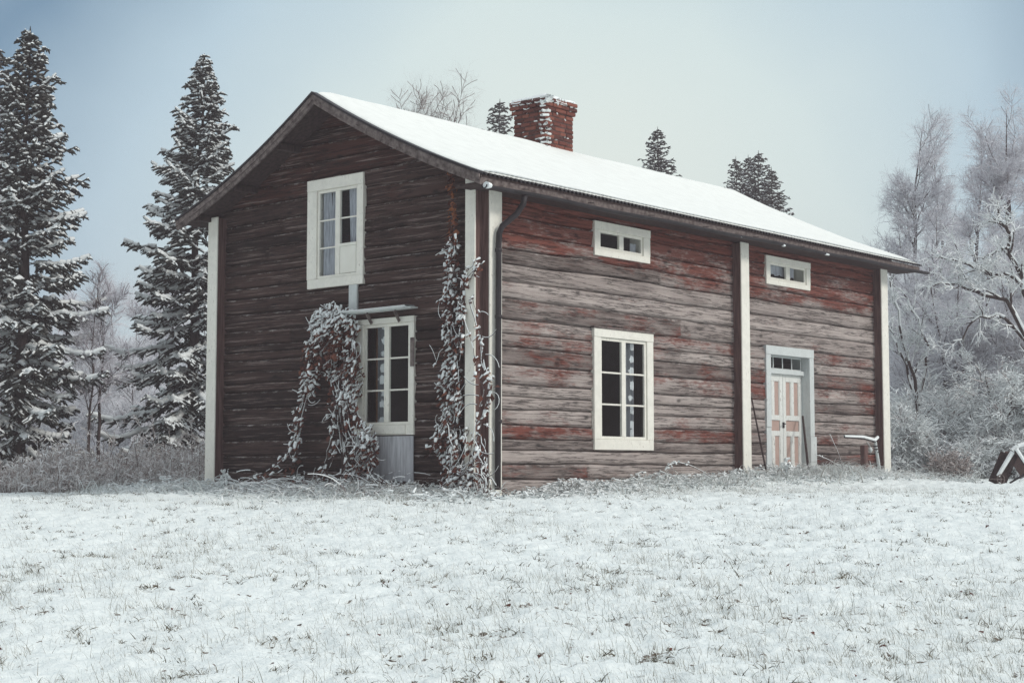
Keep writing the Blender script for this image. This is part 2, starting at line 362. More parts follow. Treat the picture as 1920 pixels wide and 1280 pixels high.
# ------------------------------------------------------------------ ground
def ground_sheet():
    # near lawn, fine grid in world axes rotated to the slope; the far sheet butts on underneath it
    a = np.arange(4.5, 36.01, .037); t = np.arange(-10.5, 11.01, .037)
    A, T = np.meshgrid(a, t, indexing='ij')
    keep = None
    X = CAM[0]+FW[0]*A+RT[0]*T; Y = CAM[1]+FW[1]*A+RT[1]*T
    Z = ground(X, Y)
    b1 = fbm(X*2.2, Y*2.2, 3, 3)-.44; b2 = fbm(X*7.5, Y*7.5, 8, 3)-.44; b3 = fbm(X*13, Y*13, 15, 2)-.37
    Z = Z+.06*b1+.085*b2+.055*np.abs(b3)
    pit = np.clip(.46-b2*1.9-b1*.5-.6*np.abs(b3), 0, 1)
    patch = fbm(X*.5, Y*.5, 21, 3)
    pit = np.clip(pit*.80+(patch-.45)*.42, 0, 1)
    edge = np.minimum(np.minimum((A-4.5)/.6, (36-A)/.6), np.minimum((T+10.5)/.6, (11-T)/.6)); edge = np.clip(edge, 0, 1)
    Z = Z-(1-edge)*.12
    n0, n1 = A.shape; i = np.arange(n0*n1).reshape(n0, n1)
    F = np.stack([i[:-1, :-1], i[:-1, 1:], i[1:, 1:], i[1:, :-1]], -1).reshape(-1, 4)[:, ::-1]
    V1 = np.stack([X, Y, Z], -1).reshape(-1, 3); p1 = pit.ravel()
    # coarse far ground
    g = np.concatenate([np.arange(-400, -40, 40), np.arange(-40, 80, 1.0), np.arange(80, 440, 40)])
    GX, GY = np.meshgrid(g, g, indexing='ij'); GZ = ground(GX, GY)
    dx = GX-CAM[0]; dy = GY-CAM[1]; s_ = dx*FW[0]+dy*FW[1]; t_ = dx*RT[0]+dy*RT[1]
    inn = (s_ > 5.3) & (s_ < 35.2) & (np.abs(t_-.25) < 9.9)
    GZ = np.clip(GZ, -9, 4)-np.where(inn, .5, .02)
    m0, m1 = GX.shape; i2 = np.arange(m0*m1).reshape(m0, m1)
    F2 = np.stack([i2[:-1, :-1], i2[:-1, 1:], i2[1:, 1:], i2[1:, :-1]], -1).reshape(-1, 4)[:, ::-1]
    V2 = np.stack([GX, GY, GZ], -1).reshape(-1, 3)
    o = mesh_np('ground', np.vstack([V1, V2]), [np.vstack([F, F2+len(V1)])[:, ::-1]], M['ground'], smooth=True, attr={'pit': np.concatenate([p1, np.full(len(V2), .2)])})
    tag(o, kind='structure')
ground_sheet()

# ------------------------------------------------------------------ the house
L, W = 11.2258, 5.51879
OG, O, HE, HR = .54, .536, 4.157, 5.735
OG2, OG3, OL, HL = .792, -.333, .45, 4.189
house = empty('log_house')
tag(house, 'two storey red and grey log house with snowy roof, standing alone in the snow', 'house')
GAB = -math.pi/2                                             # local x -> -Y, local -y -> -X (out of the gable)

def roof_z(y, right_sag=.085, left_sag=.13):
    y = np.asarray(y, float); h = W/2
    tr = np.clip((y+O)/(h+O), 0, 1); tl = np.clip((W+OL-y)/(h+OL), 0, 1)
    zr = HE+(HR-HE)*tr-right_sag*4*tr*(1-tr); zl = HL+(HR-HL)*tl-left_sag*4*tl*(1-tl)
    return np.where(y < h, zr, zl)

def log_wall(name, u0, u1, v1, holes, mat_, rz, loc, seed, dark=False, top=None, du=.05, red_h=(2.9, 4.15)):
    r = np.random.default_rng(seed)
    us = np.arange(u0, u1+du, du); us[-1] = u1
    hs = [-.35]
    while hs[-1] < v1: hs.append(hs[-1]+(r.uniform(.11, .27) if dark else r.uniform(.16, .27)))
    prof_t = np.array([0, .06, .11, .30, .55, .80, .90, .945]); V = []; rn = []; r2 = []; hg = []; ed = []
    bnd = []
    for k, h in enumerate(hs):
        bnd.append(h+.034*(fbm(us*.28+k*.13, np.full_like(us, k*.35), seed, 2)-.37)*2+.014*(vn(us*1.3, np.full_like(us, k*5.7), seed+4)-.5)*2)
    zone = []
    for k in range(len(hs)-1):
        tilt = r.uniform(-.006, .016) if dark else r.uniform(-.010, .012); off = r.uniform(-.010, .012); rv = r.random(); rv2 = r.random()
        # butt joints: some logs are two timbers end to end
        jn = r.uniform(u0+1, u1-1) if r.random() < .5 else None
        for t in prof_t:
            z = bnd[k]*(1-t)+bnd[k+1]*t
            n = (-.065 if t == 0 else (-.004 if t in (.06, .945) else .014))
            n = n+off+tilt*(t-.5)*2*(1 if dark else .7)+.020*(vn(us*1.9, np.full_like(us, k*3.1+t*1.5), seed+7)-.5)+.012*(vn(us*7, np.full_like(us, k*9.1+t*4), seed+9)-.5)
            if t in (.06, .11, .90, .945): n = n-.020*np.clip(vn(us*2.3, np.full_like(us, k*2.9+(t > .5)*7), seed+13)-.55, 0, 1)
            if jn is not None: n = n-.025*(np.abs(us-jn) < du*.6)
            V.append(np.stack([us, -n, z], 1))
            side = 0 if jn is None else (us > jn)*.37
            rn.append(((rv+side) % 1)*np.ones_like(us)); r2.append(((rv2+side*1.7) % 1)*np.ones_like(us))
            hg.append(np.clip((z-red_h[0])/(red_h[1]-red_h[0]), 0, 1)); ed.append(np.full_like(us, np.clip((t-.62)/.30, 0, 1)*(t > .5)))
    V.append(np.stack([us, np.full_like(us, .03), bnd[-1]], 1)); rn.append(rn[-1]); r2.append(r2[-1]); hg.append(hg[-1]); ed.append(ed[-1]*0)
    nu = len(us); nr = len(V); V = np.vstack(V)
    i = np.arange(nr*nu).reshape(nr, nu)
    F = np.stack([i[:-1, :-1], i[:-1, 1:], i[1:, 1:], i[1:, :-1]], -1).reshape(-1, 4)
    c = V[F].mean(1); ok = np.ones(len(F), bool)
    for (a, b, p, q) in holes: ok &= ~((c[:, 0] > a) & (c[:, 0] < b) & (c[:, 2] > p) & (c[:, 2] < q))
    if top is not None: ok &= V[F][:, :2, 2].max(1) < top(c[:, 0])
    F = F[ok]
    if top is not None: V[:, 2] = np.minimum(V[:, 2], top(V[:, 0])+.01)
    return mesh_np(name, V, F, mat_, house, smooth=True, attr={'rnd': np.concatenate(rn), 'rnd2': np.concatenate(r2), 'hgt': np.concatenate(hg), 'edge': np.concatenate(ed)}, rz=rz, loc=loc)

SW1 = (2.47, 3.87, 3.435, 3.945); SW2 = (7.21, 8.68, 3.43, 3.92); LW = (2.45, 3.93, .575, 2.355)
DR = (7.18, 8.76, .0, 2.385); UW = (-3.43, -2.22, 2.96, 4.585); DW = (-2.39, -1.18, .77, 2.43)
ins = lambda r_, a=.07: (r_[0]+a, r_[1]-a, r_[2]+a, r_[3]-a)
o = log_wall('long_wall', 0, L, 4.5, [ins(SW1), ins(SW2), ins(LW), (DR[0]+.08, DR[1]-.08, -.4, DR[3]-.08)], M['log'], 0, (0, 0, 0), 5, top=lambda u: np.full_like(u, 4.37))
tag(o, 'silvery grey logs with patches of old red paint')
o = log_wall('gable_wall', -W, 0, 5.8, [ins(UW), ins(DW)], M['log_dark'], GAB, (0, 0, 0), 9, dark=True, top=lambda u: roof_z(-u)-.06, red_h=(3.6, 5.2))
tag(o, 'dark brown bare logs with pale edges')
log_wall('back_wall', -L, 0, 4.5, [], M['log'], math.pi, (0, W, 0), 15, du=.3, top=lambda u: np.full_like(u, 4.37))
log_wall('far_gable_wall', 0, W, 5.8, [], M['log_dark'], math.pi/2, (L, 0, 0), 19, dark=True, du=.2, top=lambda u: roof_z(u)-.06)
m = MB(); m.box(.12, L-.12, .12, W-.12, .02, .10); m.box(.12, L-.12, .12, W-.12, 2.60, 2.68)
m.box(.12, L-.12, 2.9, 3.0, .10, 2.60); m.box(5.0, 5.1, .12, 2.9, .10, 2.6); m.build('floor', M['interior'], house)

# corner and middle casings that cover the log ends
def post(u0, u1, v0, v1, rz, skew=0., pr=.2):
    b = MB(); b.box(u0+.02, u1-.02, -pr+.028, .03, v0, v1-.01); o = b.build('corner_casing', M['brown_board'], house, rz=rz)
    f = MB(); f.box(u0, u1, -pr, -pr+.026, v0+.03, v1, .006); f.build('front_board', M['white'], o)
    if skew: o.rotation_euler[1] = skew
    return o
post(-.05, .20, -.10, 4.05, 0, pr=.235); post(6.21, 6.45, -.1, 4.0, 0, -.003); post(11.02, 11.27, -.1, 4.05, 0)
post(-.075, .105, -.12, 4.29, GAB, pr=.21); post(-5.59, -5.36, -.2, 4.24, GAB, .0)

# windows --------------------------------------------------------------
def window(u0, u1, v0, v1, g, cols, rows, rz, casing, depth=.05, mull=.06, mb=.026, sash_w=.045, name='window', skip=None, bars=True):
    """casing u0..u1 x v0..v1, glazed opening g=(u0,u1,v0,v1)"""
    a, b, c, d = g; s_ = sash_w; a0, b0, c0, d0 = a-s_, b+s_, c-s_, d+s_
    m = MB(); e_ = .002
    m.box(u0, u1, -.058, .02, d0, v1); m.box(u0+.01, u1-.005, -.050, .02, v0, c0)
    m.box(u0+.003, a0, -.054, .02, c0+.0, d0-e_); m.box(b0, u1-.003, -.052, .02, c0+.0, d0-e_)
    for bx in ((a0-.03, a0, .02, .22, c0, d0), (b0, b0+.03, .02, .22, c0, d0), (a0, b0, .02, .22, c0-.03, c0), (a0, b0, .02, .22, d0, d0+.03)): m.box(*bx)
    w = m.build(name, casing, house, rz=rz)
    s2 = MB(); y0, y1 = -.030, .008
    s2.box(a0+.002, b0-.002, y0, y1, d, d0-.002); s2.box(a0+.002, b0-.002, y0, y1, c0+.002, c)
    s2.box(a0+.002, a, y0, y1, c, d); s2.box(b, b0-.002, y0, y1, c, d)
    cw = (b-a-mull*(cols-1))/cols
    for k in range(1, cols): x = a+k*cw+(k-1)*mull; s2.box(x, x+mull, y0-.006, y1, c, d); 
    if bars and rows > 1:
        for q in range(cols):
            x = a+q*(cw+mull)
            for k in range(1, rows):
                if skip and (q, k) in skip: continue
                z = c+(d-c)*k/rows; s2.box(x, x+cw, y0+.008, y1-.004, z-mb/2, z+mb/2, .003)
    s2.build('sash', M['white'] if casing is not M['cool_white'] else casing, w)
    p_ = MB(); p_.add([[a, -.008, c], [b, -.008, c], [b, -.008, d], [a, -.008, d]], [[0, 1, 2, 3]]); p_.build('pane', M['glass'], w)
    return w
def curtain(w, u0, u1, v0, v1, mat_, folds=5, amp=.025, y=.065, u0b=None, u1b=None, scallop=0, name='curtain'):
    n = 60; k = 14; t = np.linspace(0, 1, n); V = []
    for q in np.linspace(0, 1, k):
        a = u0+((u0b if u0b is not None else u0)-u0)*q; b = u1+((u1b if u1b is not None else u1)-u1)*q
        vb = v0-scallop*np.abs(np.sin(t*math.pi*2.5))
        V.append(np.stack([a+(b-a)*t, y+amp*np.sin(t*folds*6.283+q*.9*(scallop == 0)+.6*np.sin(t*9)), v1+(vb-v1)*q], 1))
    V = np.vstack(V); i = np.arange(n*k).reshape(k, n)
    F = np.stack([i[:-1, :-1], i[:-1, 1:], i[1:, 1:], i[1:, :-1]], -1).reshape(-1, 4)
    return mesh_np(name, V, F, mat_, w, smooth=True)
# long wall
w = window(*LW, (2.66, 3.72, .775, 2.185), 2, 3, 0, M['white'], mull=.10)
tag(w, 'tall six pane window on the long wall with lace curtain')
curtain(w, 3.28, 3.58, .72, 2.25, M['lace'], 3, .018)
m = MB(); m.box(3.765, 3.80, .023, .30, .73, 2.23); m.box(3.62, 3.80, .30, .33, .73, 2.23); m.build('inner_jamb', M['pink_wood'], w)
m = MB(); m.box(LW[0]-.03, LW[1]+.02, -.075, -.004, LW[3]+.002, LW[3]+.028); m.build('drip_board', M['grey_board'], w)
w = window(*SW1, (2.645, 3.655, 3.575, 3.785), 2, 1, 0, M['white'], mull=.11, sash_w=.04)
curtain(w, 3.50, 3.66, 3.57, 3.72, M['grey_cloth'], 1, .01); tag(w, 'small two pane window directly above the tall one')
w = window(*SW2, (7.385, 8.505, 3.56, 3.775), 2, 1, 0, M['white'], mull=.13, sash_w=.04)
curtain(w, 7.36, 7.95, 3.64, 3.80, M['grey_cloth'], 6, .012, scallop=.03); curtain(w, 7.96, 8.30, 3.64, 3.80, M['grey_cloth'], 4, .012, scallop=.03)
tag(w, 'small two pane window above the door')
# gable
w = window(*UW, (-3.175, -2.385, 3.14, 4.375), 2, 3, GAB, M['white'], mull=.10, skip={(1, 1)}, mb=.022)
tag(w, 'upper gable window with grey curtains and one boarded pane')
curtain(w, -3.20, -3.02, 3.1, 4.42, M['grey_cloth'], 3, .02, u1b=-2.96); curtain(w, -2.99, -2.80, 3.1, 4.42, M['grey_cloth'], 4, .02, u0b=-3.05)
curtain(w, -2.64, -2.36, 3.1, 4.42, M['grey_cloth'], 4, .02, u0b=-2.60)
m = MB(); m.box(-2.722, -2.388, -.034, -.024, 3.145, 3.54); m.box(-2.735, -2.375, -.042, -.022, 3.542, 3.585); m.build('blank_board', M['board_white'], w)
w = window(*DW, (-2.16, -1.315, .955, 2.305), 2, 3, GAB, M['white'], mull=.10, mb=.024)
tag(w, 'lower gable window half hidden by the vine, under a narrow board canopy')
curtain(w, -2.02, -1.77, .90, 2.36, M['lace'], 2, .015)
m = MB(); m.box(-2.235, -2.205, .023, .30, .93, 2.33); m.box(-2.205, -2.06, .30, .33, .93, 2.33); m.build('inner_jamb', M['pink_wood'], w)
m = MB(); m.bar((-2.48, -.16, 2.515), (-1.07, -.16, 2.53), (.15), .018); c_ = m.build('canopy', M['cool_white'], w)
for x in (-1.98, -1.42): m = MB(); m.bar((x-.03, -.07, 2.36), (x, -.20, 2.50), .05, .02, (1, 0, 0)); m.build('bracket', M['grey_board'], c_)
V, F = segs([[-2.45, -.20, 2.537]], [[-1.12, -.20, 2.55]], [.13], [.11], 8, .13); mesh_np('snow', V, F, M['snow'], c_, smooth=True)
m = MB(); m.box(-2.0, -1.335, -.066, -.030, .785, .905); m.build('sill_board', M['white'], w)
m = MB(); m.box(-1.235, -1.16, -.075, -.058, 1.72, 2.12); m.build('patch_board', M['grey_board'], w)
# ribbed metal sheet under the window
u = np.linspace(-2.30, -1.19, 160); rb = -.035-.010*np.abs(np.sin((u+2.3)*math.pi/.105))**.35; sk = .03*(u+2.3)
V = np.concatenate([np.stack([u, rb, np.full_like(u, .755)], 1), np.stack([u+.012, rb-.012, .15-sk+.006*np.sin(u*31)], 1)])
V = np.concatenate([V, V+np.array([0, .012, 0])]); n = len(u); i = np.arange(n-1)
F = np.vstack([np.stack([i+a, i+1+a, i+1+b_, i+b_], 1) for a, b_ in ((0, n), (2*n, 3*n), (0, 2*n), (n, 3*n))])
o = mesh_np('metal_sheet', V, F, M['sheet'], house, rz=GAB)
m = MB(); m.box(-2.515, -2.345, -.050, -.012, 2.54, 2.957); m.build('cover_board', M['cool_white'], house, rz=GAB)

# door -----------------------------------------------------------------
m = MB(); z1 = 2.385
m.box(7.18, 8.76, -.05, .02, 2.235, z1); m.box(7.183, 7.335, -.046, .02, 1.0, 2.233); m.box(7.19, 7.345, -.034, .02, .0, .998)
m.box(8.612, 8.757, -.046, .02, .86, 2.233); m.box(8.60, 8.80, -.058, .02, .0, .858)
m.box(7.30, 7.335, .022, .30, .0, 2.235); m.box(8.612, 8.645, .022, .30, .0, 2.235); m.box(7.335, 8.612, .022, .30, 2.236, 2.27)
m.box(7.336, 8.611, .06, .20, 1.925, 2.0)
door = m.build('door', M['cool_white'], house)
tag(door, 'double panelled door in pale frame, white with salmon panels')
m = MB(); m.box(7.336, 8.611, .11, .13, 2.001, 2.025); m.box(7.336, 8.611, .11, .13, 2.21, 2.235)
for k in range(5): x = 7.36+k*.305; m.box(x-.012, x+.012, .112, .128, 2.026, 2.209)
m.build('transom_bar', M['cool_white'], door)
m = MB(); m.add([[7.34, .12, 2.0], [8.61, .12, 2.0], [8.61, .12, 2.23], [7.34, .12, 2.23]], [[0, 1, 2, 3]]); m.build('pane', M['glass'], door)
for (a, b) in ((7.338, 7.968), (7.978, 8.609)):
    f = MB(); p_ = MB(); y0, y1 = .12, .16; z0 = .17
    st = .095; mw = (a+b)/2
    f.box(a, a+st, y0, y1, z0, 1.924); f.box(b-st, b, y0, y1, z0, 1.924)
    for (c, d) in ((z0, z0+.16), (.86, .95), (1.13, 1.22), (1.80, 1.924)): f.box(a+st, b-st, y0, y1, c, d)
    for (c, d) in ((z0+.16, .86), (1.22, 1.80)): f.box(mw-.045, mw+.045, y0, y1, c, d)
    for (c, d) in ((z0+.16, .86), (1.22, 1.80)):
        for (e1, e2) in ((a+st, mw-.045), (mw+.045, b-st)):
            f.box(e1, e1+.018, y0+.008, y1, c, d); f.box(e2-.018, e2, y0+.008, y1, c, d)
            p_.box(e1+.018, e2-.018, y0+.018, y1-.004, c, d, .008)
    p_.box(a+st, b-st, y0+.018, y1-.004, .95, 1.13, .012)
    o = f.build('door_leaf', M['door_white'], door); p_.build('panel', M['salmon'], o)
m = MB(); m.box(7.945, 8.0, .105, .12, 1.00, 1.10); m.tube([[7.975, .105, 1.07], [7.975, .07, 1.07], [7.93, .06, 1.07], [7.89, .06, 1.065]], .010, 6); m.build('handle', M['black_metal'], door)
m = MB(); m.box(7.2, 8.75, -.55, .02, -.1, .13); m.build('doorstep', M['grey_board'], house)

# roof -----------------------------------------------------------------
def roof_sheet(right):
    nx = int(12.6/.0106); n_t = 14; x = np.linspace(0, 1, nx); V = []
    for t in np.linspace(0, 1, n_t):
        y = (-O+t*(W/2+O)) if right else (W+OL-t*(W/2+OL))
        xs = -OG+x*(L+OG+OG2+(OG3-OG2)*t)
        z = roof_z(y)+.018*np.sin(xs*2*math.pi/.088)
        V.append(np.stack([xs, np.full(nx, y), z], 1))
    V = np.vstack(V); i = np.arange(nx*n_t).reshape(n_t, nx)
    F = np.stack([i[:-1, :-1], i[:-1, 1:], i[1:, 1:], i[1:, :-1]], -1).reshape(-1, 4)
    return V, F
Va, Fa = roof_sheet(True); Vb, Fb = roof_sheet(False)
roof = mesh_np('roof', np.vstack([Va, Vb]), np.vstack([Fa, Fb[:, ::-1]+len(Va)]), M['black_metal'], house, smooth=True)
tag(roof, 'corrugated metal roof under smooth snow')
def slope_grid(right, x_in, t0, dz, nx=260, n_t=40, bot=False):
    x = np.linspace(0, 1, nx); V = []
    for k, t in enumerate(np.linspace(0, 1, n_t)):
        tt = t0+(1-t0)*t
        y = (-O+tt*(W/2+O)) if right else (W+OL-tt*(W/2+OL))
        xs = -OG+x_in+x*(L+OG+OG2+(OG3-OG2)*tt-x_in-.02)
        if k == 0: y = y+(.015 if right else -.015)*0+(.022*np.sin(xs*2*math.pi/.088)+.07*(fbm(xs*.8, xs*0, 31)-.4))*(1 if right else -1)
        ex = np.minimum(np.minimum(x*nx/6., (1-x)*nx/6.), 1.); et = min(1., .25+k/2.5)
        th = np.sqrt(np.clip(ex*et, 0, 1))*(.055+.035*(fbm(xs*.7, np.full(nx, tt*3), 33)-.45))
        z = roof_z(y)+(.012 if bot else dz+th)
        V.append(np.stack([xs, np.broadcast_to(y, xs.shape), np.broadcast_to(z, xs.shape)], 1))
    return np.vstack(V), nx, n_t
def snow_slab():
    Vs = []; Fs = []; off = 0
    for right in (True, False):
        for bot in (False, True):
            V, nx, n_t = slope_grid(right, .07, .020, .016, bot=bot); i = np.arange(nx*n_t).reshape(n_t, nx)
            F = np.stack([i[:-1, :-1], i[:-1, 1:], i[1:, 1:], i[1:, :-1]], -1).reshape(-1, 4)
            if bot == right: F = F[:, ::-1]
            Vs.append(V); Fs.append(F+off)
            if not bot: top_i = i+off
            else:
                b_i = i+off
                for a, c in ((top_i[0], b_i[0]), (top_i[:, 0], b_i[:, 0]), (top_i[:, -1], b_i[:, -1])):
                    Fs.append(np.stack([a[:-1], a[1:], c[1:], c[:-1]], 1))
            off += len(V)
    return mesh_np('snow', np.vstack(Vs), np.vstack(Fs), M['roof_snow'], roof, smooth=True)
snow_slab()
# under-roof boarding, barge boards, fascia
def strip(ypts, x0, x1, dz0, dz1):
    ypts = np.asarray(ypts); z = roof_z(ypts); V = []
    for x in (x0, x1):
        for dz in (dz0, dz1): V.append(np.stack([np.full_like(ypts, x), ypts, z+dz], 1))
    n = len(ypts); i = np.arange(n-1); V = np.vstack(V); F = []
    for a, b in ((0, 1), (1, 3), (3, 2), (2, 0)): F.append(np.stack([i+a*n, i+1+a*n, i+1+b*n, i+b*n], 1))
    F.append(np.array([[0, n, 3*n, 2*n], [n-1, 2*n-1, 4*n-1, 3*n-1]])); return V, np.vstack(F)
yr = np.linspace(-O+.03, W/2, 16); yl = np.linspace(W/2, W+OL-.03, 16)
m = MB(); m.add(*strip(yr, -OG+.03, L+OG3-.03, -.055, -.024)); m.add(*strip(yl, -OG+.03, L+OG3-.03, -.055, -.024)); m.build('roof_boarding', M['dark_wood'], house)
for ys in (yr, yl):
    m = MB(); m.add(*strip(ys, -OG-.012, -OG+.018, -.155 if ys is yr else -.16, -.075)); m.add(*strip(ys, -OG-.034, -OG-.013, -.095, -.018)); m.build('barge_board', M['grey_board'], house)
    m = MB(); m.add(*strip(ys, -OG-.05, -OG+.06, -.012, .022)); m.build('roof_edge_strip', M['black_metal'], house)
for y in (-.02, .95, 1.9, W/2, 3.65, 4.65, W+.05):
    m = MB(); z = float(roof_z(y))-.05; m.box(-OG+.10, .1, y-.055, y+.055, z-.105, z-.012); m.build('purlin_end', M['dark_wood'], house)
m = MB(); m.box(-OG+.02, L+OG2-.03, -O+.035, -O+.065, HE-.135, HE-.016); m.build('fascia', M['grey_board'], house)
m = MB(); m.box(-OG+.02, L+OG2-.05, -O+.068, -.02, HE-.125, HE-.100); m.build('soffit', M['dark_wood'], house)
def half_pipe(x0, x1, y, z0, z1, r):
    n = 10; a = np.linspace(math.pi, 2*math.pi, n); xs = np.linspace(x0, x1, 40); V = []
    for rr in (r, r-.008):
        for x in xs: V.append(np.stack([np.full(n, x), y+rr*np.cos(a), z0+(z1-z0)*(x-x0)/(x1-x0)+rr*np.sin(a)+.008*math.sin(x*2.1)], 1))
    V = np.vstack(V); i = np.arange(40*n).reshape(40, n)
    q = np.stack([i[:-1, :-1], i[:-1, 1:], i[1:, 1:], i[1:, :-1]], -1).reshape(-1, 4); m_ = 40*n
    e0 = np.stack([i[:-1, 0], i[1:, 0], i[1:, 0]+m_, i[:-1, 0]+m_], 1); e1 = np.stack([i[:-1, -1], i[1:, -1], i[1:, -1]+m_, i[:-1, -1]+m_], 1)
    ec = np.stack([i[-1, :-1], i[-1, 1:], i[-1, 1:]+m_, i[-1, :-1]+m_], 1)
    return V, np.vstack([q, q[:, ::-1]+m_, e0, e1, ec])
V, F = half_pipe(-.52, 12.22, -O-.01, 4.01, 4.05, .048)
gut = mesh_np('gutter', V, F, M['black_metal'], house, smooth=True)
for x in np.arange(.3, 12, 1.45):
    m = MB(); m.bar((x, -O+.05, 4.06), (x, -O-.07, 4.045), .02, .008); m.build('bracket', M['black_metal'], gut)
rr = np.random.default_rng(2); A = []; B = []
for x in (-.50, 2.9, 5.6, 6.9, 8.3): A.append([x, -O-.03, 4.0]); B.append([x+rr.uniform(.05, .16), -O-.03, 4.0])
for a, b, q in zip(A, B, (.06, .02, .02, .03, .03)):
    V, F = segs([a], [b], [q], [q*.75], 8, .8); mesh_np('snow_clump', V, [F, np.array([np.arange(8), np.arange(15, 7, -1)])], M['snow'], gut)
m = MB(); m.tube([[.30, -O-.01, 3.96], [.29, -O, 3.86], [.24, -.46, 3.72], [.10, -.32, 3.55], [.065, -.30, 3.45], [.06, -.295, 3.3], [.05, -.295, 1.5], [.045, -.295, .02]], .041, 10)
for z in (3.2, 2.3, .9): m.tube([[.056, -.295, z], [.056, -.295, z+.05]], .047, 10)
m.build('downpipe', M['black_metal'], house, smooth=True)

# chimney: course by course bricks round a mortar core
def chimney():
    cx0, cy0, sx, sy = 4.70, W/2-.03, .76, .72; zb = 5.15; zt = 6.60
    core = MB(); core.box(cx0+.012, cx0+sx-.012, cy0+.012, cy0+sy-.012, zb, zt-.02); o = core.build('chimney', M['mortar'], house)
    tag(o, 'red brick chimney with snow clinging to one corner')
    r = np.random.default_rng(12); m = MB(); rn = []; sn = []
    z = zb; k = 0
    while z < zt-.03:
        h = .072; gr = .0 if z < zt-.24 else (.030 if z < zt-.16 else .055)
        for sd in range(4):
            lenw = (sx if sd % 2 == 0 else sy)+2*gr
            n = 3 if k % 2 == 0 else 4; cuts = np.linspace(0, lenw, n+1); cuts[1:-1] += r.uniform(-.03, .03, n-1)
            for q in range(n):
                a, b = cuts[q]+.006, cuts[q+1]-.006; o_ = r.uniform(-.007, .010)+gr; d = .09
                if r.random() < .05: o_ -= .03
                dz = r.uniform(-.004, .004)
                if sd == 0: bx = (cx0-gr+a, cx0-gr+b, cy0-o_, cy0+d)
                elif sd == 1: bx = (cx0+sx-d, cx0+sx+o_, cy0-gr+a, cy0-gr+b)
                elif sd == 2: bx = (cx0-gr+a, cx0-gr+b, cy0+sy-d, cy0+sy+o_)
                else: bx = (cx0-o_, cx0+d, cy0-gr+a, cy0-gr+b)
                n0 = m.n; m.box(*bx, z+.005+dz, z+h-.004+dz, .010); rn += [r.random()]*(m.n-n0)
                for rep in range(5):
                    # snow lodged on brick edges: thick at the near corner, thin elsewhere
                    if sd == 0:
                        x = r.uniform(a, b)+cx0-gr; pnear = math.exp(-(x-cx0)/.10); y = cy0-o_
                    elif sd == 3:
                        y = r.uniform(a, b)+cy0-gr; pnear = math.exp(-(y-cy0)/.09); x = cx0-o_
                    else: continue
                    top_p = .62 if z > zt-.18 else 0
                    if r.random() < max(.06, pnear*.95, top_p):
                        s_ = r.uniform(.016, .030)+.036*pnear; sn.append((x, y, z+h+.0, s_))
        z += h+.006; k += 1
    m.build('brickwork', M['brick'], o, attr={'rnd': rn})
    A = np.array(sn); d = r.normal(size=(len(A), 3))*[1, 1, .25]; d *= (A[:, 3]*1.2)[:, None]/np.linalg.norm(d, axis=1)[:, None]
    V, F = segs(A[:, :3]-d, A[:, :3]+d, A[:, 3]*.55, A[:, 3]*.5, 6, .8)
    g = .06; n = 20; a = np.linspace(0, 1, n); X, Y = np.meshgrid(cx0-g+a*(sx+2*g), cy0-g+a*(sy+2*g), indexing='ij')
    e_ = np.minimum(np.minimum(X-(cx0-g), cx0+sx+g-X), np.minimum(Y-(cy0-g), cy0+sy+g-Y)); Z = zt-.03+.10*np.clip(e_/.06, 0, 1)**.5+.03*vn(X*9, Y*9, 5)
    i = np.arange(n*n).reshape(n, n)+len(V); F2 = np.stack([i[:-1, :-1], i[1:, :-1], i[1:, 1:], i[:-1, 1:]], -1).reshape(-1, 4)
    mesh_np('snow', np.vstack([V, np.stack([X, Y, Z], -1).reshape(-1, 3)]), np.vstack([F, F2]), M['snow'], o, smooth=True)
chimney()
#@@PART2@@
# ------------------------------------------------------------------ vegetation helpers
def ray_x(px, py, x):
    """point of the gable-side plane at distance -x in front of the wall, from a measured pixel"""
    cp, sp = math.cos(PITCH), math.sin(PITCH)
    F3 = np.array([FW[0]*cp, FW[1]*cp, sp]); R3 = np.array([RT[0], RT[1], 0]); U3 = np.cross(R3, F3)
    d = F3*FPX+R3*(px-960)-U3*(py-640); return CAM+d*((x-CAM[0])/d[0])
def ray_y(px, py, y):
    cp, sp = math.cos(PITCH), math.sin(PITCH)
    F3 = np.array([FW[0]*cp, FW[1]*cp, sp]); R3 = np.array([RT[0], RT[1], 0]); U3 = np.cross(R3, F3)
    d = F3*FPX+R3*(px-960)-U3*(py-640); return CAM+d*((y-CAM[1])/d[1])
def poly_segs(P, Rr, n=3):
    """(N,K,3) polylines, (N,K) radii -> loose prisms"""
    return segs(P[:, :-1].reshape(-1, 3), P[:, 1:].reshape(-1, 3), Rr[:, :-1].ravel(), Rr[:, 1:].ravel(), n)
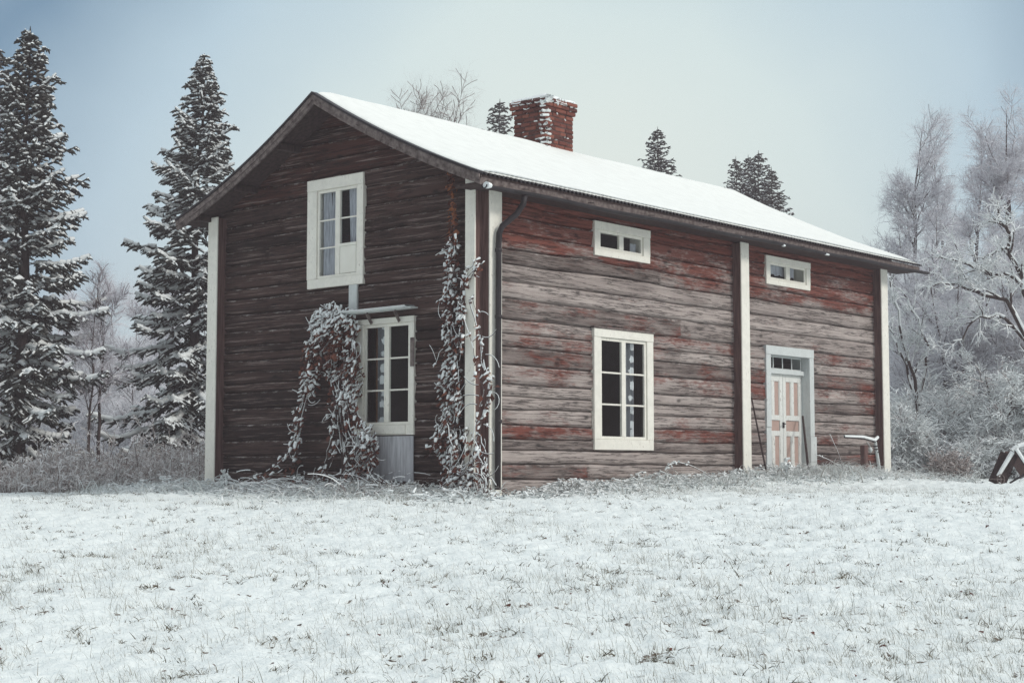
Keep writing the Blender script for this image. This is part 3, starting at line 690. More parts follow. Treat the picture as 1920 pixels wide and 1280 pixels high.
def grow(r, PP, RR, n, smin, length, ang, pts, grav, wob, rad, taper=.35, smax=1.):
    """children of polylines PP: n per parent, leaving at about ang from the parent direction"""
    N0, K = PP.shape[:2]; idx = np.repeat(np.arange(N0), n); m = len(idx)
    s_ = r.uniform(smin, smax, m)*(K-1); i0 = np.minimum(s_.astype(int), K-2); f = (s_-i0)[:, None]
    p0 = PP[idx, i0]*(1-f)+PP[idx, i0+1]*f; d = PP[idx, i0+1]-PP[idx, i0]; d /= np.linalg.norm(d, axis=1)[:, None]+1e-9
    pl = np.linalg.norm(np.diff(PP, axis=1), axis=2).sum(1)[idx]
    q = r.normal(size=(m, 3)); q -= (q*d).sum(1)[:, None]*d; q /= np.linalg.norm(q, axis=1)[:, None]
    a = r.uniform(ang*.7, ang*1.25, m)[:, None]; dd = d*np.cos(a)+q*np.sin(a)
    ln = (length(pl, s_/(K-1)) if callable(length) else length)*r.uniform(.55, 1.2, m)
    P = [p0]
    for k in range(pts-1):
        dd = dd+r.normal(size=(m, 3))*wob+np.array([0, 0, grav]); dd /= np.linalg.norm(dd, axis=1)[:, None]
        P.append(P[-1]+dd*(ln/(pts-1))[:, None])
    P = np.stack(P, 1); rp = RR[idx, i0]
    r0 = np.minimum(rad(rp) if callable(rad) else np.full(m, rad), rp*.95)
    return P, r0[:, None]*np.linspace(1, taper, pts)[None]
def put(o, x, y, sink=.05, rz=0.):
    o.location = (x, y, float(ground(x, y))-sink); o.rotation_euler[2] = rz; return o
def dup(root, loc, rz, scale, label):
    c = root.copy(); S.collection.objects.link(c); c.location = loc; c.rotation_euler = (0, 0, rz); c.scale = scale; c['label'] = label
    for ch in root.children:
        k = ch.copy(); S.collection.objects.link(k); k.parent = c
        for g in ch.children: q = g.copy(); S.collection.objects.link(q); q.parent = k
    return c

# ------------------------------------------------------------------ spruces
def spruce(seed, H, Rm, snow_amt, label, lean=(0, 0), dens=1., group=None, low=.06, pw=.8, nd=.032, asc=32):
    r = np.random.default_rng(seed)
    root = empty('spruce_tree'); tag(root, label, 'spruce tree', group)
    zs = np.linspace(-.3, H, 14); tx = lambda z: np.stack([lean[0]*z/H+.04*np.sin(z*1.3+seed)*(z < H*.9), lean[1]*z/H+.03*np.cos(z*1.1), z], -1)
    V, F = tube(tx(zs), np.linspace(.017*H, .006, 14), 9); mesh_np('trunk', V, F, M['bark'], root, smooth=True)
    A = []; B = []; ra = []; rb = []; sA = []; sB = []; sr = []
    h = low*H
    while h < H*.992:
        t = 1-h/H; nb = int(r.integers(4, 7)) if t > .05 else 4; az0 = r.uniform(0, 6.28)
        for b in range(nb):
            hh = h+r.uniform(-.05, .05)*(1+3*t); az_ = az0+b*6.283/nb+r.uniform(-.35, .35)
            prof = min(t, .62)**pw*(1-.18*max(0, (t-.8)/.2))*(1+.10*math.sin(h*2.3+az0)); Lb = max(.06, Rm*prof*r.uniform(.72, 1.18)*(1.12 if r.random() < .15 else 1))
            e0 = R(asc)*(1-t)**1.6-R(16)*t+r.uniform(-.12, .12); n = 10; s_ = np.linspace(0, 1, n)
            rad_ = np.stack([np.cos(az_)*s_*Lb*math.cos(e0), np.sin(az_)*s_*Lb*math.cos(e0)], 1)
            zz = s_*Lb*math.sin(e0)-(.32*t+.05)*Lb*s_**2*.9+(.26*t+.10)*Lb*s_**4
            P = np.concatenate([rad_, zz[:, None]], 1)+tx(np.array(hh))
            P[1:-1] += r.normal(size=(n-2, 3))*.012*Lb
            A.append(P[:-1]); B.append(P[1:]); w_ = np.where(s_ > .35, nd*.9, .012)*(1-.5*s_**4); ra.append(w_[:-1]); rb.append(w_[1:])
            bs = r.uniform(.35, 1.25)*snow_amt*(.45+.75*t)
            m = max(3, int(Lb/.072*dens)); sv = np.sort(r.uniform(.10, 1., m)); sd = np.where(np.arange(m) % 2, 1, -1)
            p0 = np.stack([np.interp(sv, s_, P[:, k]) for k in range(3)], 1)
            tl = np.minimum(.10+.42*Lb*(1-sv)*r.uniform(.6, 1.1, m), .62)*(.45+.55*np.minimum(1, sv*4))
            aa = az_+sd*r.uniform(.65, 1.15, m); drop = -r.uniform(.12, .55, m)*(.5+.7*t)
            d1 = np.stack([np.cos(aa), np.sin(aa), drop], 1); d1 /= np.linalg.norm(d1, axis=1)[:, None]
            p1 = p0+d1*(tl*.55)[:, None]; d2 = d1+np.array([0, 0, -.35*t]); d2 /= np.linalg.norm(d2, axis=1)[:, None]; p2 = p1+d2*(tl*.45)[:, None]
            for (a, c, r0, r1) in ((p0, p1, nd*.95, nd), (p1, p2, nd, nd*.35)):
                A.append(a); B.append(c); ra.append(np.full(m, r0)); rb.append(np.full(m, r1))
            # side shoots of each spray
            q = 5; pi = np.repeat(np.arange(m), q); k = len(pi); u = r.uniform(.1, .95, k)[:, None]
            c0 = np.where(u < .55, p0[pi]+(p1-p0)[pi]*u/.55, p1[pi]+(p2-p1)[pi]*(u-.55)/.45)
            sgn = np.where(r.random(k) < .5, -1, 1); a2 = aa[pi]+sgn*r.uniform(.5, 1.1, k)
            d3 = np.stack([np.cos(a2), np.sin(a2), drop[pi]-r.uniform(-.1, .5, k)], 1); d3 /= np.linalg.norm(d3, axis=1)[:, None]
            c1 = c0+d3*(r.uniform(.05, .15, k)*(.5+tl[pi]))[:, None]*1.1
            A.append(c0); B.append(c1); ra.append(np.full(k, nd*.8)); rb.append(np.full(k, nd*.25))
            # snow lying along sprays and branch
            up = np.array([0, 0, nd*.75])
            for (a, c, pr, w0) in ((p0, p1, bs*.8, 1.2), (p1, p2, bs*.8, 1.15), (c0, c1, bs*.45, .95)):
                on = r.random(len(a)) < pr; x0 = r.uniform(0, .3, on.sum())[:, None]; x1 = r.uniform(.7, 1, on.sum())[:, None]
                dlt = (c-a)[on]; sA.append(a[on]+dlt*x0+up); sB.append(a[on]+dlt*x1+up); sr.append(nd*w0*r.uniform(.6, 1.25, on.sum()))
            on = (r.random(n-1) < bs) & (s_[1:] > .25); sA.append(P[:-1][on]+up*1.3); sB.append(P[1:][on]+up*1.3); sr.append(np.full(on.sum(), (.040+.055*min(1, t*1.3))*min(1, Lb)*1.1+.012))
        h += (.10+.19*t)*(H/9)**.5*r.uniform(.75, 1.25)
    zz = np.linspace(.90*H, H+.06, 8); q = tx(zz); A.append(q[:-1]); B.append(q[1:]); ra.append(np.full(7, nd*.9)); rb.append(np.linspace(nd*.8, nd*.15, 7))
    A = np.vstack(A); B = np.vstack(B); ra = np.concatenate(ra); rb = np.concatenate(rb)
    V, F = segs(A, B, ra, rb, 3); mesh_np('crown', V, F, M['needle'], root, attr={'rnd': np.repeat(r.random(len(A)), 6)})
    sA = np.vstack(sA); sB = np.vstack(sB); sr = np.concatenate(sr)
    V, F = segs(sA, sB, sr*.9, sr*.5, 4, .75); mesh_np('snow', V, F, M['snow'], root, smooth=True)
    return root
def plant(o, px, s, sink=.1, rz=0): x, y = at(px, s); return put(o, x, y, sink, rz)
def hgt(px, top, s): x, y = at(px, s); return zat(top, s)-float(ground(x, y))+.1
T1 = plant(spruce(21, hgt(42, 55, 30), 2.05, 1.05, 'tall dark spruce at the left edge, its lower boughs heavy with snow', dens=1.1, low=.04, pw=.72), 38, 30)
T2 = plant(spruce(22, hgt(372, 105, 33), 2.35, 1.7, 'snow covered leaning spruce rising just left of the house', dens=1.0, low=.10, pw=.74, lean=(.22*RT[0], .22*RT[1])), 352, 33)
T3 = plant(spruce(23, hgt(-25, 90, 34), 2.0, .6, 'second tall spruce cut by the left edge, behind the dark one', low=.04), -22, 34)
s_ = 58; sp = spruce(24, hgt(936, 188, s_), 4.6, .7, 'distant spruce top just left of the chimney', dens=.5, nd=.034, low=.5, asc=12, group='distant spruces behind the roof'); plant(sp, 936, s_)
for px, top, s2, sc, lb in ((1237, 240, 55, .95, 'distant lone spruce top right of the chimney'), (1386, 295, 60, .80, 'leftmost tip of the distant spruce clump behind the roof'), (1408, 292, 63, .8, 'slim second tip of the distant spruce clump behind the roof'),
                        (1427, 284, 60, .95, 'tallest spruce of the distant clump behind the roof'), (1453, 314, 59, .95, 'rightmost spruce of the distant clump behind the roof')):
    x, y = at(px, s2); h0 = hgt(936, 188, 58); k = hgt(px, top, s2)/h0
    dup(sp, (x, y, float(ground(x, y))-.1), px*.37, (k*sc, k*sc, k), lb)

# ------------------------------------------------------------------ bare and frosted trees
def bare_tree(name, seed, H, spread, label, cat, twig_mat, group=None, n=(20, 9, 8, 7), trunk_r=.012, frost=(.2, .9), up=.10, twig_r=.007, low=.2, limb_ang=.75, stems=1, bark=None, snow_p=0, lean=0., tw=.5):
    r = np.random.default_rng(seed); root = empty(name); tag(root, label, cat, group)
    K = 12; P0 = []; R0 = []
    for k in range(stems):
        z = np.linspace(-.15, H*(1 if k == 0 else r.uniform(.7, .98)), K); a = r.uniform(0, 6.28); sp_ = (.05 if stems == 1 else spread*.5)*r.uniform(.5, 1)
        w = np.cumsum(r.normal(size=(K, 2))*.010*H, 0); tt = np.clip(z/H, 0, 1)
        P0.append(np.stack([np.cos(a)*sp_*tt**1.3+w[:, 0]+lean*tt, np.sin(a)*sp_*tt**1.3+w[:, 1], z], 1)); R0.append(np.linspace(trunk_r*H, .006, K))
    P0 = np.array(P0); R0 = np.array(R0)
    P1, R1 = grow(r, P0, R0, n[0]//stems, low, lambda pl, s: spread*(1.15-.75*s), limb_ang, 8, up, .10, lambda x: x*.5, .25, .97)
    P2, R2 = grow(r, P1, R1, n[1], .15, lambda pl, s: pl*(.55-.25*s)+.1, .75, 6, up*.4, .14, lambda x: x*.55, .4)
    P3, R3 = grow(r, P2, R2, n[2], .15, lambda pl, s: pl*.48+.10, .75, 5, -.02, .16, twig_r*1.25, .6)
    P4, R4 = grow(r, P3, R3, n[3], .1, lambda pl, s: pl*.5+tw*.2, .7, 3, -.04, .16, twig_r, .7)
    mb = MB()
    for p_, q in zip(P0, R0): mb.tube(p_, q, 7)
    mb.add(*poly_segs(P1, R1, 5)); mb.build('trunk', bark or M['bark'], root, smooth=True)
    Vs = []; Fs = []; at_ = []; off = 0
    for (p_, q, lo, hi, nn) in ((P2, np.maximum(R2, twig_r*1.3), 0., .5, 3), (P3, R3, frost[0], frost[1]*.85, 3), (P4, R4, frost[0]+.1, frost[1], 3)):
        V, F = poly_segs(p_, q, nn); Vs.append(V); Fs.append(F+off); off += len(V)
        at_.append(np.repeat(np.repeat(r.uniform(lo, hi, len(p_)), p_.shape[1]-1), 2*nn))
    mesh_np('crown', np.vstack(Vs), np.vstack(Fs), twig_mat, root, attr={'rnd': np.concatenate(at_)})
    if snow_p:
        A = []; B = []; q = []
        for (p_, w) in ((P1, R1), (P2, R2), (P3, R3), (P4, R4)):
            a, b = p_[:, :-1].reshape(-1, 3), p_[:, 1:].reshape(-1, 3); rr_ = w[:, :-1].ravel(); flat_ = np.abs((b-a)[:, 2])/np.linalg.norm(b-a, axis=1) < .8
            on = flat_ & (r.random(len(a)) < snow_p); A.append(a[on]+[0, 0, 1]*(rr_[on]*.9)[:, None]); B.append(b[on]+[0, 0, 1]*(rr_[on]*.9)[:, None]); q.append(np.minimum(rr_[on]*1.1+.008, .045))
        A = np.vstack(A); B = np.vstack(B); q = np.concatenate(q); V, F = segs(A, B, q, q*.8, 4, .9); mesh_np('snow', V, F, M['snow'], root, smooth=True)
    return root
GR = 'frosted birches behind the right end of the house'
b1 = plant(bare_tree('birch_tree', 31, hgt(1712, 238, 46), 2.5, 'bare frosted birch with dark limbs, leftmost of the right hand trees', 'birch tree', M['twig'], GR, n=(24, 9, 8, 6), frost=(.3, 1.), low=.22, twig_r=.006, trunk_r=.014), 1692, 46)
b2 = plant(bare_tree('birch_tree', 32, hgt(1838, 240, 49), 2.2, 'slim frosted birch with a pointed crown among the right hand trees', 'birch tree', M['twig'], GR, n=(22, 9, 8, 6), frost=(.25, .95), low=.15, limb_ang=.6, twig_r=.006), 1838, 49)
b3 = plant(bare_tree('birch_tree', 33, hgt(1902, 208, 45), 2.4, 'dense frosted birch at the right edge, tallest of its group', 'birch tree', M['twig'], GR, n=(24, 9, 8, 7), frost=(.25, .95), low=.12, twig_r=.006), 1900, 45)
for src, px, top, s2, lb in ((b2, 1772, 262, 52, 'birch with thin top half hidden between two frosted birches'), (b1, 1965, 250, 48, 'frosted birch cut by the right edge of the photo'),
                             (b3, 1668, 470, 56, 'low frosted birch nearest the roof end'), (b1, 1790, 400, 41, 'broad frosted birch low in the right hand thicket')):
    x, y = at(px, s2); k = hgt(px, top, s2)/src.children[0].dimensions.z if False else 1.
    hs = {b1.name: hgt(1712, 238, 46), b2.name: hgt(1838, 240, 49), b3.name: hgt(1902, 208, 45)}[src.name]; k = hgt(px, top, s2)/hs
    dup(src, (x, y, float(ground(x, y))-.1), px*1.7, (max(k, .75), max(k, .75), k), lb)
GS = 'frosted young trees in the right hand thicket'
c1 = plant(bare_tree('young_tree', 41, hgt(1700, 500, 39), 1.7, 'white frosted young tree close beside the right house corner', 'young tree', M['twig'], GS, n=(30, 9, 8, 7), stems=3, frost=(.4, 1.), low=.1, twig_r=.009), 1712, 39)
c2 = plant(bare_tree('young_tree', 42, hgt(1800, 470, 37), 1.8, 'thick frosted young tree with many stems in mid thicket', 'young tree', M['twig'], GS, n=(32, 9, 8, 7), stems=4, frost=(.4, 1.), low=.08, twig_r=.009), 1800, 37)
for src, hs, px, top, s2, lb in ((c1, hgt(1700, 500, 39), 1885, 430, 38, 'frosted young tree by the right edge below the tallest birch'), (c2, hgt(1800, 470, 37), 1950, 480, 36, 'frosted young tree cut by the right edge'),
                             (c2, hgt(1800, 470, 37), 1750, 560, 42, 'low frosted young tree behind the many stemmed one'), (c1, hgt(1700, 500, 39), 1845, 540, 41, 'twiggy young tree between the thicket and the birches'), (c2, hgt(1800, 470, 37), 1690, 590, 44, 'young frosted tree showing past the roof end'), (c1, hgt(1700, 500, 39), 1920, 560, 39.5, 'low young tree behind the large white bush')):
    x, y = at(px, s2); k = hgt(px, top, s2)/hs; dup(src, (x, y, float(ground(x, y))-.1), px*2.3, (1, 1, k), lb)

def limb_tree(seed, s, paths, label, px0):
    """old tree with a few long snow laden limbs, each following measured points"""
    r = np.random.default_rng(seed); root = empty('rowan_tree'); tag(root, label, 'tree')
    def w(px, py, ds=0): x, y = at(px, s+ds); return [x, y, zat(py, s+ds)]
    PP = []; RR = []
    for pts, r0, r1 in paths:
        q = np.array([w(*p_) for p_ in pts]); t = np.linspace(0, 1, len(q)); tt = np.linspace(0, 1, 14)
        q = np.stack([np.interp(tt, t, q[:, k]) for k in range(3)], 1); q[1:-1] += r.normal(size=(12, 3))*.035; PP.append(q); RR.append(np.linspace(r0, r1, 14))
    PP = np.array(PP); RR = np.array(RR); mb = MB()
    for a, b in zip(PP, RR): mb.tube(a, b, 7)
    P1, R1 = grow(r, PP, RR, 9, .2, .62, .8, 7, .03, .14, lambda x: x*.6, .3); P2, R2 = grow(r, P1, R1, 7, .2, .34, .75, 5, .0, .16, .010, .5); P3, R3 = grow(r, P2, R2, 5, .2, .18, .75, 3, -.05, .2, .008, .6)
    mb.add(*poly_segs(P1, R1, 5)); mb.build('trunk', M['bark'], root, smooth=True)
    V, F = poly_segs(np.concatenate([P3]), R3, 3); V2, F2 = poly_segs(P2, R2, 3)
    mesh_np('crown', np.vstack([V, V2]), np.vstack([F, F2+len(V)]), M['twig_white'], root, attr={'rnd': r.uniform(.1, .9, len(V)+len(V2))})
    A = []; B = []; q = []
    for p_, w_, add in ((PP, RR, .012), (P1, R1, .006), (P2, R2, .003), (P3, R3, .0015)):
        a, b = p_[:, :-1].reshape(-1, 3), p_[:, 1:].reshape(-1, 3); r_ = w_[:, :-1].ravel(); on = r.random(len(a)) < .85
        A.append(a[on]+[0, 0, 1]*(r_[on]*.8)[:, None]); B.append(b[on]+[0, 0, 1]*(r_[on]*.8)[:, None]); q.append(r_[on]*.85+add)
    A = np.vstack(A); B = np.vstack(B); q = np.concatenate(q); V, F = segs(A, B, q, q*.85, 5, .9); mesh_np('snow', V, F, M['snow'], root, smooth=True)
    x, y = at(px0, s); z = float(ground(x, y)); root.location = (x, y, z)
    for ch in root.children: ch.location = (-x, -y, -z)
    return root
limb_tree(51, 33, [(((1985, 915), (1975, 760), (1960, 640), (1950, 520)), .11, .06), (((1960, 640), (1925, 540), (1905, 465), (1885, 410), (1880, 378)), .07, .02), (((1975, 700), (1900, 575), (1840, 548), (1790, 530), (1742, 540)), .06, .015),
                   (((1955, 560), (1900, 520), (1845, 508), (1795, 490), (1762, 478)), .05, .012), (((1980, 740), (1930, 640), (1880, 590), (1830, 600), (1790, 640)), .05, .012), (((1905, 465), (1870, 470), (1840, 500)), .03, .01)],
          'snow laden tree reaching long white limbs in from the right edge', 1985)
limb_tree(52, 34, [(((1735, 900), (1722, 780), (1700, 660), (1680, 560), (1662, 510)), .05, .012), (((1722, 760), (1745, 660), (1720, 590), (1690, 540)), .035, .01), (((1715, 740), (1690, 660), (1672, 620), (1665, 600)), .03, .01)],
          'slender snowy tree leaning toward the roof end behind the right corner', 1735)

# low snowy bushes on the right
def bush(seed, H, Rr, label, group, snow_p=.5, twig_r=.010):
    return bare_tree('snowy_bush', seed, H, Rr, label, 'bush', M['twig_white'], group, n=(40, 7, 6, 5), stems=9, frost=(.4, 1.), low=.1, trunk_r=.014, twig_r=twig_r, up=.02, limb_ang=.9, snow_p=snow_p, tw=.35)
GB = 'snowy bushes on the right'
u1 = plant(bush(61, 1.25, .85, 'low rounded bush of white twigs beside the right house corner', GB), 1695, 33)
u2 = plant(bush(62, 2.35, 1.15, 'large white twigged bush behind the tipped cart', GB), 1880, 33)
for src, px, s2, k, lb in ((u1, 1768, 34, 1.15, 'snowy bush between the corner bush and the large one'), (u2, 1818, 35.5, .85, 'snowy bush just left of the large white one'), (u2, 1945, 33, 1.02, 'snowy bush cut by the right edge'),
                        (u1, 1650, 36, 1.0, 'snowy bush half hidden behind the right house corner'), (u1, 1735, 36, 1.5, 'taller snowy bush behind the corner bush'), (u1, 1830, 32.5, .7, 'small snowy bush before the large white one')):
    x, y = at(px, s2); dup(src, (x, y, float(ground(x, y))-.08), px*.9, (k, k, k), lb)

# left background: slim bare trees, frosted trees far off, the tree top behind the ridge
g1 = 'slim bare trees between the two spruces'
a1 = plant(bare_tree('slim_tree', 71, hgt(184, 512, 30.5), .95, 'slim dark stemmed bare tree between the spruces, the taller of two', 'bare tree', M['twig'], g1, n=(16, 6, 5, 3), frost=(.1, .8), low=.4, trunk_r=.010, twig_r=.006), 182, 30.5)
a2 = plant(bare_tree('slim_tree', 72, hgt(160, 548, 30), .9, 'slim dark stemmed bare tree between the spruces, the thinner of two', 'bare tree', M['twig'], g1, n=(14, 6, 5, 3), frost=(.1, .8), low=.4, trunk_r=.009, twig_r=.006), 163, 30)
g2 = 'far frosted trees at the left'
f1 = plant(bare_tree('frosted_tree', 73, hgt(215, 560, 47), 2.2, 'pale frosted tree far behind the slim bare trees', 'tree', M['twig'], g2, n=(26, 10, 8, 7), frost=(.4, 1.), low=.08, bark=M['frost_bark'], twig_r=.012), 215, 47)
for px, top, s2, lb in ((262, 590, 50, 'pale frosted tree far off beside the snowy spruce'), (140, 600, 52, 'pale frosted tree far off beside the dark spruce'), (320, 610, 54, 'pale frosted tree far off behind the snowy spruce'), (395, 600, 50, 'pale frosted tree far off against the left house corner'), (60, 620, 50, 'pale frosted tree far off behind the dark spruce'), (180, 640, 42, 'low pale frosted tree just behind the slim bare trees'),
                       (240, 660, 40, 'low pale frosted tree beside the lower boughs of the snowy spruce'), (300, 560, 60, 'tall pale frosted tree furthest back behind the snowy spruce'), (110, 580, 60, 'tall pale frosted tree furthest back beside the dark spruce')):
    x, y = at(px, s2); k = hgt(px, top, s2)/hgt(215, 560, 47); dup(f1, (x, y, float(ground(x, y))-.1), px, (k*1.1, k*1.1, k), lb)
plant(bare_tree('bare_tree', 75, hgt(802, 176, 46), 2.7, 'bare tree whose twiggy top shows above the roof ridge left of the chimney', 'bare tree', M['brush'], n=(108, 8, 7, 4), frost=(.15, .85), low=.60, twig_r=.007, limb_ang=.6, stems=9, trunk_r=.006), 802, 46)

# far red shed between spruce and house
x, y = at(388, 52); z = float(ground(x, y)); sh = empty('red_shed', (x, y, z), YAW-math.pi/2); tag(sh, 'small red shed with snowy roof, far off beside the left house corner', 'shed')
m = MB(); m.box(-1.6, 1.6, -1.2, 1.2, -.3, 1.75); m.build('wall', M['red_shed'], sh)
m = MB(); m.bar((0, -1.45, 1.68), (0, 0, 2.25), 3.5, .06); m.bar((0, 1.45, 1.68), (0, 0, 2.25), 3.5, .06); o = m.build('roof', M['dark_wood'], sh)
m = MB(); m.bar((0, -1.47, 1.75), (0, 0, 2.33), 3.52, .09); m.bar((0, 1.47, 1.75), (0, 0, 2.33), 3.52, .09); m.build('snow', M['snow'], o)

# ------------------------------------------------------------------ blades, brush
def blades(name, r, base, length, az_, lean0, lean1, width, rnd, mat_, K=4, label=None, turn=.5):
    """many bent flat blades: leans from lean0 to lean1 (radians from vertical) along its length"""
    n = len(base); t = np.linspace(0, 1, K); P = [base]
    for k in range(1, K):
        a = lean0+(lean1-lean0)*t[k]; d = np.stack([np.cos(az_)*np.sin(a), np.sin(az_)*np.sin(a), np.cos(a)], 1); P.append(P[-1]+d*(length/(K-1))[:, None])
    P = np.stack(P, 1); side = np.stack([-np.sin(az_), np.cos(az_), np.zeros(n)], 1)
    side = side+r.normal(size=(n, 3))*turn; side /= np.linalg.norm(side, axis=1)[:, None]
    w = width[:, None]*np.linspace(1, .25, K)[None]
    V = np.stack([P-side[:, None]*w[..., None], P+side[:, None]*w[..., None]], 2).reshape(-1, 3)
    i = np.arange(n)[:, None]*2*K+np.arange(K-1)[None]*2; F = np.stack([i, i+1, i+3, i+2], -1).reshape(-1, 4)
    o = mesh_np(name, V, F, mat_, attr={'rnd': np.repeat(rnd, 2*K)}); tag(o, label, None, kind='stuff'); return o
r = np.random.default_rng(81)
n = 150000; s_ = 5.5+19*r.random(n)**1.15; t_ = r.uniform(-1, 1, n)*(s_*.36+.4); xy = CAM[:2]+FW*s_[:, None]+RT*t_[:, None]
den = fbm(xy[:, 0]*.55, xy[:, 1]*.55, 21, 3)*.6+fbm(xy[:, 0]*2.5, xy[:, 1]*2.5, 44, 3)*.6
for cx_, cy_, w_ in ((at(60, 8.2)[0], at(60, 8.2)[1], 1.3), (at(1850, 8.5)[0], at(1850, 8.5)[1], 1.2), (at(200, 14)[0], at(200, 14)[1], 1.6)): den = den+.13*np.exp(-((xy[:, 0]-cx_)**2+(xy[:, 1]-cy_)**2)/w_**2)
keep = r.random(n) < np.clip((den-.45)*3.4, .07, .9)
out_ = ~((xy[:, 0] > -.05) & (xy[:, 1] > -.05)); keep &= out_; xy = xy[keep]; n = len(xy)
z = ground(xy[:, 0], xy[:, 1])-.005
tall = np.where(r.random(n) < .12, 1.9, 1.)
blades('lawn_grass', r, np.column_stack([xy, z]), r.uniform(.035, .10, n)*tall, r.normal(2.4, 1.3, n), r.uniform(0, .5, n), r.uniform(.3, 1.5, n), r.uniform(.0008, .0019, n), np.clip(r.normal(.64, .30, n), 0, 1), M['blade'], 4, 'thin frosted grass blades poking up through the snowy lawn')
# small dark tufts where the snow has not closed over the turf
n = 1100; s_ = 5.8+17*r.random(n)**1.1; t_ = r.uniform(-1, 1, n)*(s_*.36+.3); xy = CAM[:2]+FW*s_[:, None]+RT*t_[:, None]; xy = xy[~((xy[:, 0] > -.3) & (xy[:, 1] > -.3))]; xy = np.repeat(xy, 13, 0); n = len(xy); xy = xy+r.normal(size=(n, 2))*np.array([.035, .035])
z = ground(xy[:, 0], xy[:, 1])+.004
blades('turf_tufts', r, np.column_stack([xy, z]), r.uniform(.02, .075, n), r.uniform(0, 6.28, n), r.uniform(.2, 1.1, n), r.uniform(.8, 1.9, n), r.uniform(.0015, .005, n), np.clip(r.normal(.18, .16, n), 0, 1), M['blade'], 4, 'small dark tufts of turf showing through the thin snow')
# fallen leaves
n = 300; s_ = 6+15*r.random(n)**1.1; t_ = r.uniform(-1, 1, n)*(s_*.36); xy = CAM[:2]+FW*s_[:, None]+RT*t_[:, None]; xy = xy[~((xy[:, 0] > -.2) & (xy[:, 1] > -.2))]; n = len(xy)
z = ground(xy[:, 0], xy[:, 1])+.035
blades('fallen_leaves', r, np.column_stack([xy, z]), r.uniform(.02, .045, n), r.uniform(0, 6.28, n), r.uniform(.8, 1.5, n), r.uniform(1.2, 2.2, n), r.uniform(.006, .015, n), r.random(n)*.55, M['leaf'], 3, 'scattered brown leaves lying on the snow')
# tall bent dead grass along both walls
B_ = []
cl = r.uniform(.2, 11.3, 34); n = 1700; x = np.where(r.random(n) < .7, cl[r.integers(0, 34, n)]+r.normal(0, .16, n), r.uniform(.05, 11.4, n)); y = -.10-np.abs(r.normal(0, .34, n)); B_.append(np.column_stack([x, y]))
n = 650; y = r.uniform(-.45, 6.4, n); x = -.10-np.abs(r.normal(0, .55, n)); B_.append(np.column_stack([x, y]))
n = 450; y = r.normal(.9, .7, n); x = -.35-np.abs(r.normal(0, .35, n)); B_.append(np.column_stack([x, y]))
n = 900; x = r.uniform(.2, 11.4, n); y = -.3-np.abs(r.normal(0, .6, n)); B_.append(np.column_stack([x, y]))
n = 700; y = r.uniform(-1., 6.4, n); x = -.4-np.abs(r.normal(0, .7, n)); B_.append(np.column_stack([x, y]))
n = 700; x = r.normal(8.6, .9, n); y = -.45-np.abs(r.normal(0, .4, n)); B_.append(np.column_stack([x, y]))
n = 500; q = np.column_stack([at(px, s) for px, s in zip(r.uniform(180, 400, n), r.normal(25.6, .5, n))]).reshape(2, -1).T if False else np.array([at(px, s) for px, s in zip(r.uniform(150, 400, n), r.normal(25.5, .6, n))]); B_.append(q)
n = 700; B_.append(np.array([at(px, s) for px, s in zip(r.uniform(1640, 1830, n), r.normal(30.3, .6, n))]))
B_ = np.vstack(B_); n = len(B_); z = ground(B_[:, 0], B_[:, 1])-.02
blades('tall_grass', r, np.column_stack([B_, z]), r.uniform(.20, .50, n)*(.75+.75*vn(B_[:, 0]*1.3, B_[:, 1]*1.3, 36)), r.normal(3.9, 1.1, n), r.uniform(.15, 1.15, n), r.uniform(1.45, 2.2, n), r.uniform(.004, .012, n), np.clip(r.normal(.95, .22, n), 0, 1), M['dry'], 7, 'tall dead grass bent over with frost along the house walls', .2)
# snow caught on that grass
j = r.integers(0, len(B_), 8000); q = B_[j]+r.normal(size=(8000, 2))*.08; q = q[(q[:, 0] < -.03) | (q[:, 1] < -.03)]; n = len(q); wd = np.minimum(np.where(q[:, 1] < 0, -q[:, 1], 9), np.where(q[:, 0] < 0, -q[:, 0], 9))
z = ground(q[:, 0], q[:, 1])+r.uniform(.0, .15, n)*np.clip(1.1-wd, .1, 1); a0 = np.column_stack([q, z]); d = np.column_stack([r.normal(size=(n, 2)), r.normal(size=n)*.25]); d *= (r.uniform(.015, .075, n)/np.linalg.norm(d, axis=1))[:, None]
V, F = segs(a0-d, a0+d, r.uniform(.007, .026, n), r.uniform(.006, .020, n), 6, .7); tag(mesh_np('snow_patches', V, F, M['snow'], smooth=True), 'small lumps of snow caught on the bent grass along the walls', kind='stuff')
